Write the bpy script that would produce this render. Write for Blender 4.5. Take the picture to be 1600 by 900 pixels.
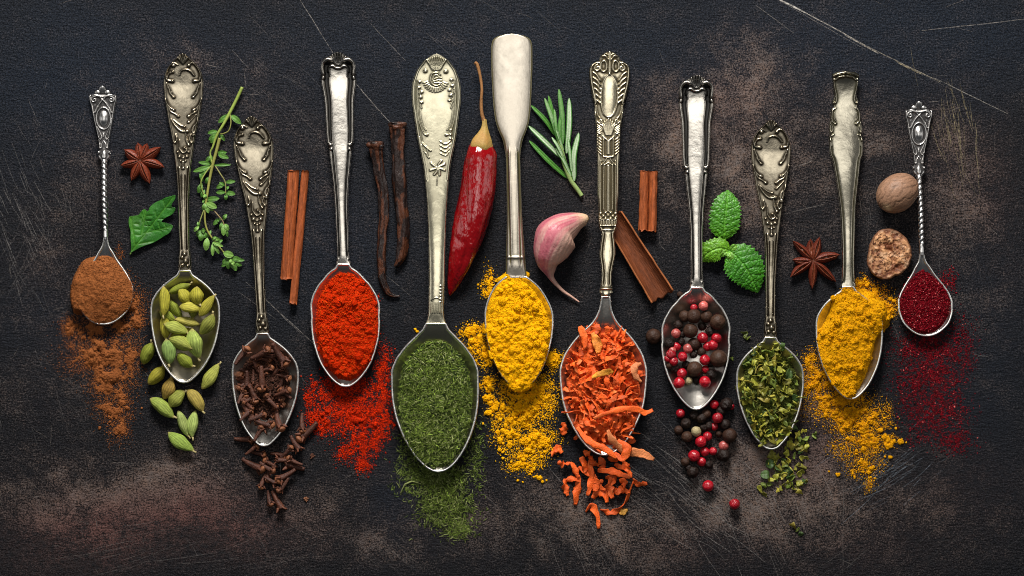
import bpy, math, random
import numpy as np
from mathutils import Vector, Euler, Matrix

random.seed(7); rng = np.random.default_rng(7)
for o in list(bpy.data.objects): bpy.data.objects.remove(o)
SC = bpy.context.scene; COL = SC.collection
S = 0.0003          # metres per unit of length used below (about one photo pixel)
HC = 5000.0         # camera height above the board, same unit
sin, cos, pi = math.sin, math.cos, math.pi

# ------------------------------------------------------------ camera, world, lamps
cd = bpy.data.cameras.new('camera'); cam = bpy.data.objects.new('camera', cd); COL.objects.link(cam)
cam.location = (0, 0, HC*S); cam.rotation_euler = (0, 0, 0)
cd.sensor_width = 36; cd.lens = 36*HC/1600; cd.clip_start = 0.01; cd.clip_end = 50
SC.camera = cam
w = bpy.data.worlds.new('World'); SC.world = w; w.use_nodes = True
w.node_tree.nodes['Background'].inputs[0].default_value = (0.75, 0.87, 1.0, 1)
w.node_tree.nodes['Background'].inputs[1].default_value = 0.035
def area(name, loc, target, sx, sy, power, col=(1, 1, 1)):
    l = bpy.data.lights.new(name, 'AREA'); l.shape = 'RECTANGLE'; l.size = sx; l.size_y = sy
    l.energy = power; l.color = col
    o = bpy.data.objects.new(name, l); COL.objects.link(o); o.location = loc
    d = Vector(target)-Vector(loc); o.rotation_euler = d.to_track_quat('-Z', 'Y').to_euler(); return o
area('softbox_key', (-0.04, 0.78, 0.56), (0, -0.02, 0), 0.36, 0.20, 15.5, (1, 0.965, 0.92))
area('softbox_overhead', (0.0, 0.21, 1.85), (0, 0.21, 0), 1.00, 0.70, 5.3, (1, 0.98, 0.95))
area('softbox_side', (-0.75, 0.1, 0.45), (0, 0, 0), 0.25, 0.6, 0.55, (1, 0.98, 0.96))
area('softbox_side', (0.75, 0.1, 0.45), (0, 0, 0), 0.25, 0.6, 0.55, (1, 0.98, 0.96))
SC.view_settings.view_transform = 'Standard'; SC.view_settings.look = 'None'
SC.cycles.filter_width = 1.0; SC.cycles.use_denoising = True
SC.view_settings.exposure = 0.0; SC.view_settings.gamma = 1.0

# ------------------------------------------------------------ helpers
def PX(x, y, z=0.0):
    k = 1-z/HC
    return Vector(((x-800)*S*k, (450-y)*S*k, z*S))
def vn(x, y, seed=0):
    """smooth lattice noise in 0..1, numpy"""
    x = np.asarray(x, float); y = np.asarray(y, float)
    xi = np.floor(x).astype(np.int64); yi = np.floor(y).astype(np.int64)
    fx = x-xi; fy = y-yi; fx = fx*fx*(3-2*fx); fy = fy*fy*(3-2*fy)
    def h(a, b):
        n = (a*374761393+b*668265263+seed*1442695041) & 0x7fffffff
        n = ((n ^ (n >> 13))*1274126177) & 0x7fffffff
        return ((n ^ (n >> 16)) & 0xffff)/65535.0
    return (h(xi, yi)*(1-fx)+h(xi+1, yi)*fx)*(1-fy)+(h(xi, yi+1)*(1-fx)+h(xi+1, yi+1)*fx)*fy
def fbm(x, y, s, oct=4, seed=0, g=0.5):
    a = 1.0; t = 0; n = 0
    for k in range(oct):
        t = t+a*vn(np.asarray(x)/s+17.3*k, np.asarray(y)/s-9.1*k, seed+k); n += a; a *= g; s *= 0.5
    return t/n
def worley(x, y, s, seed=0):
    """distance to nearest and second nearest of jittered points"""
    x = np.asarray(x, float)/s; y = np.asarray(y, float)/s; xi = np.floor(x).astype(np.int64); yi = np.floor(y).astype(np.int64)
    d1 = np.full(x.shape, 9.0); d2 = np.full(x.shape, 9.0)
    for a in (-1, 0, 1):
        for b in (-1, 0, 1):
            n = ((xi+a)*374761393+(yi+b)*668265263+seed*1442695041) & 0x7fffffff; n = ((n ^ (n >> 13))*1274126177) & 0x7fffffff
            jx = ((n >> 3) & 0xff)/255.0; jy = ((n >> 13) & 0xff)/255.0
            d = np.hypot(xi+a+jx-x, yi+b+jy-y); d2 = np.minimum(d2, np.maximum(d, d1)); d1 = np.minimum(d1, d)
    return d1, d2
def pchip(xs, ys):
    xs = np.array(xs, float); ys = np.array(ys, float); h = np.diff(xs); d = np.diff(ys)/h
    m = np.zeros(len(xs))
    for i in range(1, len(xs)-1):
        if d[i-1]*d[i] > 0:
            w1 = 2*h[i]+h[i-1]; w2 = h[i]+2*h[i-1]; m[i] = (w1+w2)/(w1/d[i-1]+w2/d[i])
    m[0] = d[0]; m[-1] = d[-1]
    def f(x):
        x = np.clip(np.asarray(x, float), xs[0], xs[-1]); i = np.clip(np.searchsorted(xs, x)-1, 0, len(h)-1)
        t = (x-xs[i])/h[i]
        return ((2*t**3-3*t**2+1)*ys[i]+(t**3-2*t**2+t)*h[i]*m[i]+(-2*t**3+3*t**2)*ys[i+1]+(t**3-t**2)*h[i]*m[i+1])
    return f
def crom(P, n=12):
    """smooth curve through points (k, dims)"""
    P = np.array(P, float)
    if len(P) == 2: return P[0]+(P[1]-P[0])*np.linspace(0, 1, n)[:, None]
    Q = np.vstack([2*P[0]-P[1], P, 2*P[-1]-P[-2]]); out = []
    for i in range(len(P)-1):
        p0, p1, p2, p3 = Q[i:i+4]
        for t in np.linspace(0, 1, n, endpoint=False):
            out.append(0.5*((2*p1)+(-p0+p2)*t+(2*p0-5*p1+4*p2-p3)*t*t+(-p0+3*p1-3*p2+p3)*t**3))
    out.append(P[-1]); return np.array(out)
def mesh(name, V, F, mat, smooth=True, col=None, attrs=None):
    """V in unit lengths with y pointing UP the picture; F = list of index arrays (n,k)"""
    V = np.asarray(V, np.float32)*S
    if isinstance(F, np.ndarray): F = [F]
    F = [np.asarray(f, np.int32) for f in F if len(f)]
    me = bpy.data.meshes.new(name)
    loops = np.concatenate([f.ravel() for f in F]); tot = np.concatenate([np.full(len(f), f.shape[1], np.int32) for f in F])
    me.vertices.add(len(V)); me.vertices.foreach_set('co', V.ravel())
    me.loops.add(len(loops)); me.loops.foreach_set('vertex_index', loops)
    me.polygons.add(len(tot)); st = np.concatenate([[0], np.cumsum(tot)[:-1]]).astype(np.int32)
    me.polygons.foreach_set('loop_start', st)
    try: me.polygons.foreach_set('loop_total', tot)
    except Exception: pass
    me.update(calc_edges=True); me.validate()
    me.polygons.foreach_set('use_smooth', np.full(len(me.polygons), smooth)); 
    if col is not None:
        a = me.color_attributes.new('col', 'FLOAT_COLOR', 'POINT')
        c = np.ones((len(V), 4), np.float32); c[:, :3] = col; a.data.foreach_set('color', c.ravel())
    for k, v in (attrs or {}).items():
        a = me.attributes.new(k, 'FLOAT', 'POINT'); a.data.foreach_set('value', np.asarray(v, np.float32))
    me.materials.append(mat); me.update(); return me
def add(name, me, parent=None, loc=None, rot=None, scale=None):
    o = bpy.data.objects.new(name, me); COL.objects.link(o)
    if parent is not None: o.parent = parent
    if loc is not None: o.location = loc
    if rot is not None: o.rotation_euler = rot
    if scale is not None: o.scale = scale
    return o
def tag(o, label, cat, group=None, kind=None):
    if label: o['label'] = label
    if cat: o['category'] = cat
    if group: o['group'] = group
    if kind: o['kind'] = kind
    return o
def gridF(nr, nc, off=0, flip=False, wrap=False):
    i = np.arange(nr-1)[:, None]; j = np.arange(nc if wrap else nc-1)[None, :]; j2 = (j+1) % nc
    a = i*nc+j; b = i*nc+j2; c = (i+1)*nc+j2; d = (i+1)*nc+j
    f = np.stack([a, b, c, d], -1).reshape(-1, 4)+off
    return f[:, ::-1] if flip else f
def tube(P, R, n=14, rad=None, flat=1.0):
    """swept round body along P (k,3) with radii R; rad(u, theta)->factor; closed ends. returns V,F,(u,theta)"""
    P = np.array(P, float); R = np.array(R, float); k = len(P)
    T = np.gradient(P, axis=0); T /= np.linalg.norm(T, axis=1)[:, None]+1e-9
    A = np.cross(np.array([0, 0, 1.0]), T); la = np.linalg.norm(A, axis=1)[:, None]
    A = np.where(la > 1e-3, A/(la+1e-9), np.array([1.0, 0, 0])); B = np.cross(T, A)
    th = np.arange(n)*2*pi/n; u = np.linspace(0, 1, k)
    U, TH = np.meshgrid(u, th, indexing='ij'); f = rad(U, TH) if rad else np.ones_like(U)
    V = P[:, None, :]+(A[:, None, :]*np.cos(TH)[..., None]+B[:, None, :]*np.sin(TH)[..., None]*flat)*(R[:, None]*f)[..., None]
    V = V.reshape(-1, 3); F = gridF(k, n, wrap=True)
    c0 = len(V); V = np.vstack([V, P[0], P[-1]]); j = np.arange(n)
    t0 = np.stack([np.full(n, c0), (j+1) % n, j], -1); t1 = np.stack([np.full(n, c0+1), (k-1)*n+j, (k-1)*n+(j+1) % n], -1)
    uu = np.concatenate([U.ravel(), [0, 1]]); tt = np.concatenate([TH.ravel(), [0, 0]])
    return V, [F, np.vstack([t0, t1])], uu, tt
def merge(parts):
    Vs = []; Q = []; T = []; off = 0
    for V, F in parts:
        for f in ([F] if isinstance(F, np.ndarray) else F):
            (Q if f.shape[1] == 4 else T).append(f+off)
        Vs.append(V); off += len(V)
    return np.vstack(Vs), [np.vstack(x) for x in (Q, T) if x]

# ------------------------------------------------------------ materials
class NT:
    def __init__(s, name):
        m = bpy.data.materials.new(name); m.use_nodes = True; s.m = m; s.t = m.node_tree; s.t.nodes.clear()
        s.out = s.n('ShaderNodeOutputMaterial'); s.b = s.n('ShaderNodeBsdfPrincipled'); s.l(s.b.outputs[0], s.out.inputs[0])
    def n(s, typ, **kw):
        x = s.t.nodes.new(typ)
        for k, v in kw.items():
            if k.startswith('_'): setattr(x, k[1:], v)
            else: x.inputs[k.replace('__', ' ')].default_value = v
        return x
    def l(s, a, b): s.t.links.new(a, b)
    def attr(s, name): return s.n('ShaderNodeAttribute', _attribute_name=name)
    def noise(s, scale, detail=4, rough=0.6, vec=None, sc3=None):
        tc = s.n('ShaderNodeTexCoord'); v = tc.outputs['Object']
        if sc3:
            mp = s.n('ShaderNodeMapping'); mp.inputs['Scale'].default_value = sc3; s.l(v, mp.inputs[0]); v = mp.outputs[0]
        x = s.n('ShaderNodeTexNoise', Scale=scale, Detail=detail, Roughness=rough); s.l(v, x.inputs['Vector']); return x.outputs['Fac']
    def ramp(s, fac, stops):
        r = s.n('ShaderNodeValToRGB'); s.l(fac, r.inputs[0]); e = r.color_ramp.elements
        while len(e) < len(stops): e.new(0.5)
        for q, (p, c) in zip(e, stops): q.position = p; q.color = c if len(c) == 4 else (*c, 1)
        return r.outputs[0]
    def mix(s, fac, a, b, mode='MIX'):
        x = s.n('ShaderNodeMix', _data_type='RGBA', _blend_type=mode)
        for i, v in ((0, fac), (6, a), (7, b)):
            if hasattr(v, 'links'): s.l(v, x.inputs[i])
            else: x.inputs[i].default_value = v if i == 0 or len(v) == 4 else (*v, 1)
        return x.outputs[2]
    def math(s, op, a, b=0.0, clamp=False):
        x = s.n('ShaderNodeMath', _operation=op, _use_clamp=clamp)
        for i, v in ((0, a), (1, b)):
            if hasattr(v, 'links'): s.l(v, x.inputs[i])
            else: x.inputs[i].default_value = v
        return x.outputs[0]
    def bump(s, h, dist, strength=1.0, normal=None):
        x = s.n('ShaderNodeBump', Strength=strength, Distance=dist); s.l(h, x.inputs['Height'])
        if normal is not None: s.l(normal, x.inputs['Normal'])
        return x.outputs[0]
    def set(s, **kw):
        for k, v in kw.items():
            k = k.replace('__', ' '); i = s.b.inputs[k]
            if hasattr(v, 'links'): s.l(v, i)
            else: i.default_value = v if not isinstance(v, tuple) or len(v) == 4 else (*v, 1)
        return s.m
U1 = 1/S   # noise scale giving one cell per unit length

def silver(name, base, dark, rough, spots=0.5):
    m = NT(name); ta = m.attr('tarnish_shade').outputs['Fac']
    n1 = m.noise(U1/14, 5, 0.65); n2 = m.noise(U1/2.2, 3, 0.6)
    c = m.mix(m.math('MULTIPLY', m.ramp(n1, [(0.38, (0, 0, 0)), (0.72, (1, 1, 1))]), spots, True), base, tuple(x*0.62 for x in base))
    c = m.mix(m.math('MULTIPLY', m.ramp(n2, [(0.55, (0, 0, 0)), (0.8, (1, 1, 1))]), 0.3), c, tuple(x*0.5 for x in base))
    po = m.attr('polish_glint').outputs['Fac']; c = m.mix(po, c, (0.97, 0.945, 0.89))  # bowl rim highlight put into the base colour
    c = m.mix(m.math('MULTIPLY', ta, 0.95, True), c, dark)
    r = m.math('ADD', m.math('MULTIPLY', n1, 0.16), m.math('ADD', m.math('MULTIPLY', ta, 0.2), rough-0.08))
    h = m.math('ADD', m.noise(U1/13, 3, 0.5), m.math('MULTIPLY', m.noise(U1/2.5, 2, 0.5, sc3=(1.6, 0.35, 1)), 0.06))
    return m.set(Base__Color=c, Metallic=1.0, Roughness=r, Normal=m.bump(h, 0.8*S, 0.5))
M_SIL = {
 'rococo': silver('aged_silver', (0.44, 0.385, 0.285), (0.022, 0.016, 0.010), 0.24, 0.85),
 'thread': silver('polished_silver', (0.68, 0.635, 0.56), (0.018, 0.018, 0.018), 0.21, 0.35),
 'yellow': silver('nickel_silver', (0.66, 0.61, 0.44), (0.05, 0.05, 0.02), 0.28, 0.4),
 'plain': silver('worn_silver_plate', (0.72, 0.65, 0.54), (0.14, 0.12, 0.04), 0.36, 0.35),
 'ornate': silver('gilded_silver', (0.76, 0.68, 0.49), (0.04, 0.029, 0.012), 0.26, 0.4),
 'edge': silver('dull_silver', (0.50, 0.46, 0.36), (0.045, 0.042, 0.022), 0.24, 0.7),
 'tea': silver('white_silver', (0.86, 0.84, 0.81), (0.035, 0.032, 0.032), 0.26, 0.3),
 'bowl': silver('bowl_silver', (0.66, 0.62, 0.56), (0.06, 0.04, 0.02), 0.30, 0.5),
 'bowl_warm': silver('warm_bowl_silver', (0.62, 0.55, 0.40), (0.06, 0.04, 0.02), 0.30, 0.5),
}
def colmat(name, rough, bumps=(), var=0.0, spec=0.5, coat=0.0, sss=0.0, sc3=None, objvar=0.0, trans=0.0):
    """colour from the mesh's own 'col' attribute, small noise variation, bump; objvar = lightness change from piece to piece"""
    m = NT(name); c = m.attr('col').outputs['Color']
    if var:
        nz = m.noise(U1/2.5, 4, 0.7, sc3=sc3)
        c = m.mix(1.0, c, m.ramp(nz, [(0.3, (1-var,)*3), (0.7, (1+var*0.6,)*3)]), 'MULTIPLY')
    if objvar:
        oi = m.n('ShaderNodeObjectInfo').outputs['Random']
        c = m.mix(1.0, c, m.ramp(oi, [(0.0, (1-objvar, 1-objvar*1.15, 1-objvar)), (1.0, (1+objvar*0.7,)*3)]), 'MULTIPLY')
    nrm = None
    for sc, d in bumps: nrm = m.bump(m.noise(U1/sc, 3, 0.6, sc3=sc3), d*S, 1.0, nrm)
    kw = dict(Base__Color=c, Roughness=rough, Specular__IOR__Level=spec, Coat__Weight=coat, Coat__Roughness=0.12)
    if nrm is not None: kw['Normal'] = nrm
    if sss: kw.update(Subsurface__Weight=sss, Subsurface__Scale=3*S)
    if trans: kw.update(Subsurface__Weight=trans, Subsurface__Scale=1.5*S)
    return m.set(**kw)
M_POW = colmat('powder', 0.95, ((2.2, 1.4),), 0.32, 0.05)
M_GRAIN = colmat('powder_grains', 0.9, (), 0.25, 0.08)
M_HERB = colmat('dried_herb', 0.75, (), 0.3, 0.15)
M_POD = colmat('cardamom_husk', 0.68, ((2.6, 1.1),), 0.35, 0.2, sc3=(0.25, 1, 1), objvar=0.12)
M_CLOVE = colmat('clove_bark', 0.6, ((2.5, 1.2), (1.0, 0.5)), 0.35, 0.45, objvar=0.25)
M_BERRY = colmat('pink_berry_skin', 0.26, ((4, 1.3),), 0.18, 0.6, coat=0.25, objvar=0.3)
M_PEPPER = colmat('allspice_skin', 0.5, ((2.5, 1.2),), 0.4, 0.25, objvar=0.3)
M_CARROT = colmat('dried_carrot', 0.55, ((2.6, 1.2),), 0.3, 0.3, objvar=0.25, trans=0.15)
M_FLAKE = colmat('dried_leaf_flake', 0.5, ((2.5, 0.9),), 0.3, 0.4, objvar=0.45)
M_ANISE = colmat('star_anise_wood', 0.38, ((3.0, 0.9), (1.2, 0.4)), 0.35, 0.5)
M_BARK = colmat('cinnamon_bark', 0.6, ((2.2, 1.1), (9, 1.5)), 0.35, 0.3, sc3=(1, 0.18, 1))
M_VAN = colmat('dried_bean_skin', 0.4, ((2.4, 1.6), (6, 2.0)), 0.5, 0.5, sc3=(1, 0.3, 1))
M_CHILI = colmat('chilli_skin', 0.15, ((17, 5.0),), 0.05, 0.6, coat=0.7, sc3=(1, .45, 1))
M_STALK = colmat('dry_stalk', 0.6, ((3, 0.7),), 0.25, 0.3)
M_GARLIC = colmat('garlic_skin', 0.42, ((3, 0.5), (9, 1.2)), 0.12, 0.4, sc3=(1, .5, 1))
M_LEAF = colmat('fresh_leaf', 0.45, ((2.4, 0.5),), 0.3, 0.3)
M_STEM = colmat('green_stem', 0.5, ((2.5, 0.4),), 0.15, 0.4)
M_NUT = colmat('nutmeg_shell', 0.5, ((2.5, 0.6),), 0.25, 0.35)
M_NUTCUT = colmat('nutmeg_flesh', 0.6, ((3.0, 0.7),), 0.15, 0.3)

# ------------------------------------------------------------ the board
def board_material():
    m = NT('distressed_dark_paint')
    br = m.attr('wear').outputs['Fac']; rd = m.attr('rust').outputs['Fac']; bl = m.attr('cool').outputs['Fac']
    fine = m.noise(U1/2.6, 2, 0.85); mid = m.noise(U1/10, 5, 0.8); big = m.noise(U1/70, 5, 0.65)
    stre = m.noise(U1/4.5, 4, 0.7, sc3=(0.42, 1.2, 1)); fib = m.noise(U1/3.0, 3, 0.8, sc3=(1.6, 0.5, 1))
    dark = m.mix(bl, (0.0075, 0.0070, 0.0076), (0.0080, 0.0112, 0.0175))
    dark = m.mix(1.0, dark, m.ramp(fine, [(0.40, (0.4,)*3), (0.64, (2.2,)*3)]), 'MULTIPLY')
    sp = m.math('ADD', m.math('MULTIPLY', fine, 0.72), m.math('MULTIPLY', fib, 0.28))
    pat = m.noise(U1/34, 6, 0.75); mo = m.math('ADD', m.math('MULTIPLY', m.math('SUBTRACT', mid, 0.5), 0.22), m.math('MULTIPLY', m.math('SUBTRACT', pat, 0.5), 0.42))
    dens = m.math('ADD', m.math('MULTIPLY', br, 0.13), m.math('ADD', mo, m.math('MULTIPLY', m.math('SUBTRACT', big, 0.5), 0.22)))
    th = m.ramp(m.math('ADD', sp, dens), [(0.565, (0, 0, 0)), (0.70, (1, 1, 1))])
    wornc = m.mix(m.ramp(mid, [(0.40, (0, 0, 0)), (0.60, (1, 1, 1))]), (0.190, 0.128, 0.098), (0.135, 0.115, 0.106))
    wornc = m.mix(rd, wornc, (0.135, 0.062, 0.054))
    c = m.mix(m.math('MULTIPLY', th, m.math('ADD', m.math('MULTIPLY', br, 0.55), 0.28), True), dark, wornc)
    c = m.mix(m.math('MULTIPLY', m.math('ADD', m.math('MULTIPLY', br, 0.35), m.math('MULTIPLY', rd, 0.65)), m.ramp(mid, [(0.35, (0,)*3), (0.65, (1,)*3)]), True), c, (0.034, 0.0185, 0.0145), 'ADD')
    h = m.math('ADD', m.math('MULTIPLY', stre, 1.0), m.math('MULTIPLY', fine, 0.6))
    n = m.bump(h, 2.5*S, 0.9)
    n = m.bump(m.noise(U1/26, 4, 0.65), 3.5*S, 0.6, n)
    return m.set(Base__Color=c, Roughness=0.5, Specular__IOR__Level=0.10, Normal=n)
def build_board():
    x = np.arange(-960, 2561, 5.0); y = np.arange(-730, 1631, 5.0)
    X, Y = np.meshgrid(x, y)
    def blobs(L, sc=1.0):
        t = np.zeros_like(X)
        wx = X+60*(fbm(X, Y, 90, 4, 11)-0.5); wy = Y+60*(fbm(X, Y, 90, 4, 31)-0.5)
        for (bx, by, rx, ry, s) in L: t += s*np.exp(-((wx-bx)/rx)**2-((wy-by)/ry)**2)
        return t*sc
    wear = blobs([(200, 800, 230, 90, .35), (900, 830, 260, 70, .35), (1300, 790, 230, 90, .35), (1480, 380, 120, 160, .28), (1180, 230, 170, 150, .25), (420, 700, 150, 80, .2), (300, 200, 150, 90, .15), (90, 450, 60, 120, .25), (560, 820, 120, 50, .2), (1150, 150, 110, 75, .75), (1100, 240, 120, 90, .55), (1200, 330, 100, 90, .45), (1500, 260, 60, 110, .55), (300, 110, 120, 45, .3),
                  (140, 280, 60, 110, .32), (430, 230, 90, 90, .35), (360, 620, 70, 60, .28), (60, 400, 50, 70, .25), (110, 790, 130, 60, .8), (260, 760, 110, 60, .6),
                  (60, 620, 70, 60, .3), (450, 800, 120, 60, .35), (600, 860, 50, 30, .7), (880, 800, 150, 50, .55), (1130, 760, 90, 70, .75), (1240, 720, 80, 110, .65),
                  (1150, 700, 60, 50, .6), (1290, 640, 50, 80, .5), (980, 860, 90, 50, .5), (1340, 240, 60, 110, .4), (920, 330, 80, 90, .22), (1450, 820, 160, 70, .25),
                  (700, 60, 120, 40, .15), (520, 340, 120, 60, .12), (1560, 470, 50, 60, .15), (1230, 60, 100, 40, .18), (720, 830, 80, 40, .3)])
    wear = np.clip(wear*(0.1+1.9*fbm(X, Y, 70, 5, 5, .62)), 0, 1.1)
    rust = np.clip(blobs([(260, 820, 160, 50, .6), (1500, 760, 120, 60, .25), (1340, 860, 120, 40, .3), (1290, 640, 50, 70, .3), (1560, 300, 40, 90, .3), (160, 850, 120, 60, .8), (330, 790, 90, 50, .6), (60, 880, 120, 40, .5), (380, 850, 120, 40, .5), (1240, 700, 60, 60, .25), (1480, 240, 60, 80, .2), (1130, 170, 80, 60, .22), (1100, 860, 80, 40, .3)]), 0, 1)
    cool = np.clip(0.25+blobs([(100, 120, 220, 150, .7), (800, 80, 500, 110, .7), (1450, 60, 250, 90, .8), (500, 380, 160, 120, .6), (1150, 420, 50, 60, .2), (630, 790, 60, 60, .5), (60, 500, 90, 90, .3), (1540, 560, 90, 200, .4)]), 0, 1)
    nr, nc = X.shape; ox, oy = 800, 450
    Z = 0*X
    V = np.stack([X-ox, oy-Y, Z], -1).reshape(-1, 3)
    bd = np.concatenate([np.arange(nc), np.arange(1, nr)*nc+nc-1, (nr-1)*nc+np.arange(nc-2, -1, -1), np.arange(nr-2, 0, -1)*nc])
    nb = len(V); low = V[bd].copy(); low[:, 2] = -60; V2 = np.vstack([V, low]); k = len(bd); j = np.arange(k)
    wall = np.stack([bd[j], bd[(j+1) % k], nb+(j+1) % k, nb+j], -1)[:, ::-1]
    at = {}
    for n_, a in (('wear', wear), ('rust', rust), ('cool', cool)): at[n_] = np.concatenate([a.ravel(), a.ravel()[bd]])
    me = mesh('table_board', V2, [gridF(nr, nc, flip=True), wall[:, ::-1]], board_material(), True, None, at)
    b = add('table_surface', me, loc=PX(800, 450)); b['kind'] = 'structure'
    b['label'] = 'dark distressed tabletop with worn brown patches and scratches'
    # scratches: shallow burrs lying on the paint
    m = NT('bare_scratch'); tr = m.n('ShaderNodeBsdfTransparent'); mx = m.n('ShaderNodeMixShader')
    m.set(Base__Color=m.attr('col').outputs['Color'], Roughness=0.6)
    f = m.math('MULTIPLY', m.attr('amount').outputs['Fac'], m.ramp(m.noise(U1/4, 4, 0.8), [(0.40, (0.0,)*3), (0.62, (1,)*3)]), True)
    m.l(f, mx.inputs[0]); m.l(tr.outputs[0], mx.inputs[1]); m.l(m.b.outputs[0], mx.inputs[2]); m.l(mx.outputs[0], m.out.inputs[0])
    Vs = []; Fs = []; am = []; cc = []; n0 = 0
    def scr(p, q, wd, a, c=(0.42, 0.38, 0.34), bend=0.0):
        nonlocal n0
        k = 14; t = np.linspace(0, 1, k); p = np.array(p, float); q = np.array(q, float); d = q-p; L = np.linalg.norm(d)
        nn = np.array([-d[1], d[0]])/L
        c0 = p+d*t[:, None]+nn*(bend*L*np.sin(pi*t)+0.6*np.cumsum(rng.normal(0, 1, k))*0.35)[:, None]
        hw = wd*.42*(0.25+0.75*np.sin(pi*np.clip(t, .02, .98))**.5)
        A = c0+nn*hw[:, None]; B = c0-nn*hw[:, None]
        V = np.vstack([A, B]); V = np.stack([V[:, 0]-ox, oy-V[:, 1], np.full(2*k, 0.12)], -1)
        i = np.arange(k-1); Fs.append(np.stack([i, i+1, k+i+1, k+i], -1)+n0); Vs.append(V); n0 += 2*k
        am.append(np.full(2*k, a*.72)); cc.append(np.tile(c, (2*k, 1)))
    scr((1215, -2), (1262, 22), 3.2, 1.2, (0.66, 0.62, 0.55)); scr((1250, 15), (1350, 72), 2.0, .95, (0.60, 0.55, 0.48)); scr((1320, 55), (1372, 84), 2.6, .9, (0.5, 0.45, 0.38)); scr((1340, 66), (1470, 128), 1.5, .85, (0.55, 0.48, 0.36)); scr((1400, 96), (1440, 116), 2.6, .8, (0.5, 0.42, 0.25)); scr((1460, 122), (1575, 178), 1.4, .75, (0.5, 0.46, 0.40)); scr((1217, 1), (1352, 77), .9, .6); scr((1330, 60), (1475, 134), .8, .6)
    scr((1440, 48), (1600, 31), 1.5, .7); scr((1180, 8), (1240, 52), 1.3, .5); scr((466, -5), (522, 86), 1.4, .8); scr((548, 122), (612, 196), 1.6, .85)
    scr((578, 36), (634, 96), 1.2, .55); scr((384, 440), (500, 545), 1.4, .7); scr((400, 452), (470, 520), 1.1, .6); scr((372, 455), (430, 500), 1.0, .5)
    scr((590, 420), (650, 470), 1.0, .4); scr((1240, 262), (1275, 250), 1.1, .7); scr((1222, 335), (1290, 318), 1.1, .6); scr((1318, 700), (1317, 905), 1.8, .6, (0.16, 0.14, 0.13))
    for _ in range(650):
        x = rng.uniform(0, 1600); y = rng.uniform(0, 900); i_, j_ = int((y+730)/5), int((x+960)/5); w0 = wear[i_, j_]
        if rng.random() > .12+w0*1.4: continue
        t = math.radians(rng.choice([75, 95, 40, -15, 15])+rng.normal(0, 10)); l = rng.uniform(8, 38); scr((x-l/2*cos(t), y-l/2*sin(t)), (x+l/2*cos(t), y+l/2*sin(t)), rng.uniform(.6, 1.3), rng.uniform(.25, .75), tuple(np.array((.30, .26, .23))*rng.uniform(.6, 1.3)), rng.normal(0, .04))
    def clus(cx, cy, rx, ry, ang, n, L, a, wd=0.9, c=(0.36, 0.33, 0.31), bend=0.02):
        for _ in range(n):
            x = cx+rng.normal(0, rx); y = cy+rng.normal(0, ry); t = math.radians(ang+rng.normal(0, 7)); l = L*rng.uniform(.4, 1.3)
            scr((x-l/2*cos(t), y-l/2*sin(t)), (x+l/2*cos(t), y+l/2*sin(t)), wd*rng.uniform(.6, 1.3), a*rng.uniform(.4, 1.1), c, rng.normal(0, bend))
    clus(40, 350, 30, 60, 65, 60, 60, .65); clus(30, 430, 25, 40, 120, 16, 60, .4); clus(130, 310, 25, 40, 100, 14, 40, .4); clus(95, 300, 60, 40, 30, 14, 50, .3)
    clus(1080, 770, 70, 40, 38, 90, 90, .75, 1.1, bend=0.05); clus(1190, 790, 50, 50, 65, 45, 70, .7); clus(930, 860, 25, 30, 62, 14, 80, .7)
    clus(1375, 740, 35, 28, -35, 50, 60, .75, c=(0.25, 0.3, 0.36)); clus(1495, 210, 22, 45, 78, 40, 60, .8, c=(0.4, 0.33, 0.18)); clus(1150, 190, 60, 60, 80, 26, 60, .35)
    clus(300, 860, 90, 25, -14, 22, 110, .4); clus(370, 850, 60, 25, 65, 10, 60, .35); clus(600, 860, 30, 20, 40, 14, 60, .4); clus(60, 570, 50, 50, 75, 20, 50, .3)
    clus(1400, 820, 90, 40, 140, 22, 70, .3); clus(700, 50, 200, 40, 40, 22, 60, .22); clus(1400, 350, 60, 80, 85, 16, 60, .3); clus(850, 800, 60, 30, 25, 16, 60, .35)
    clus(430, 180, 60, 60, 40, 20, 60, .35); clus(1020, 280, 60, 80, 88, 18, 60, .3); clus(1470, 480, 60, 60, 70, 14, 60, .25)
    me = mesh('scratches', np.vstack(Vs), np.vstack(Fs)[:, ::-1], m.m, True, np.vstack(cc), {'amount': np.concatenate(am)})
    add('scratches', me, b)
build_board()

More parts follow.
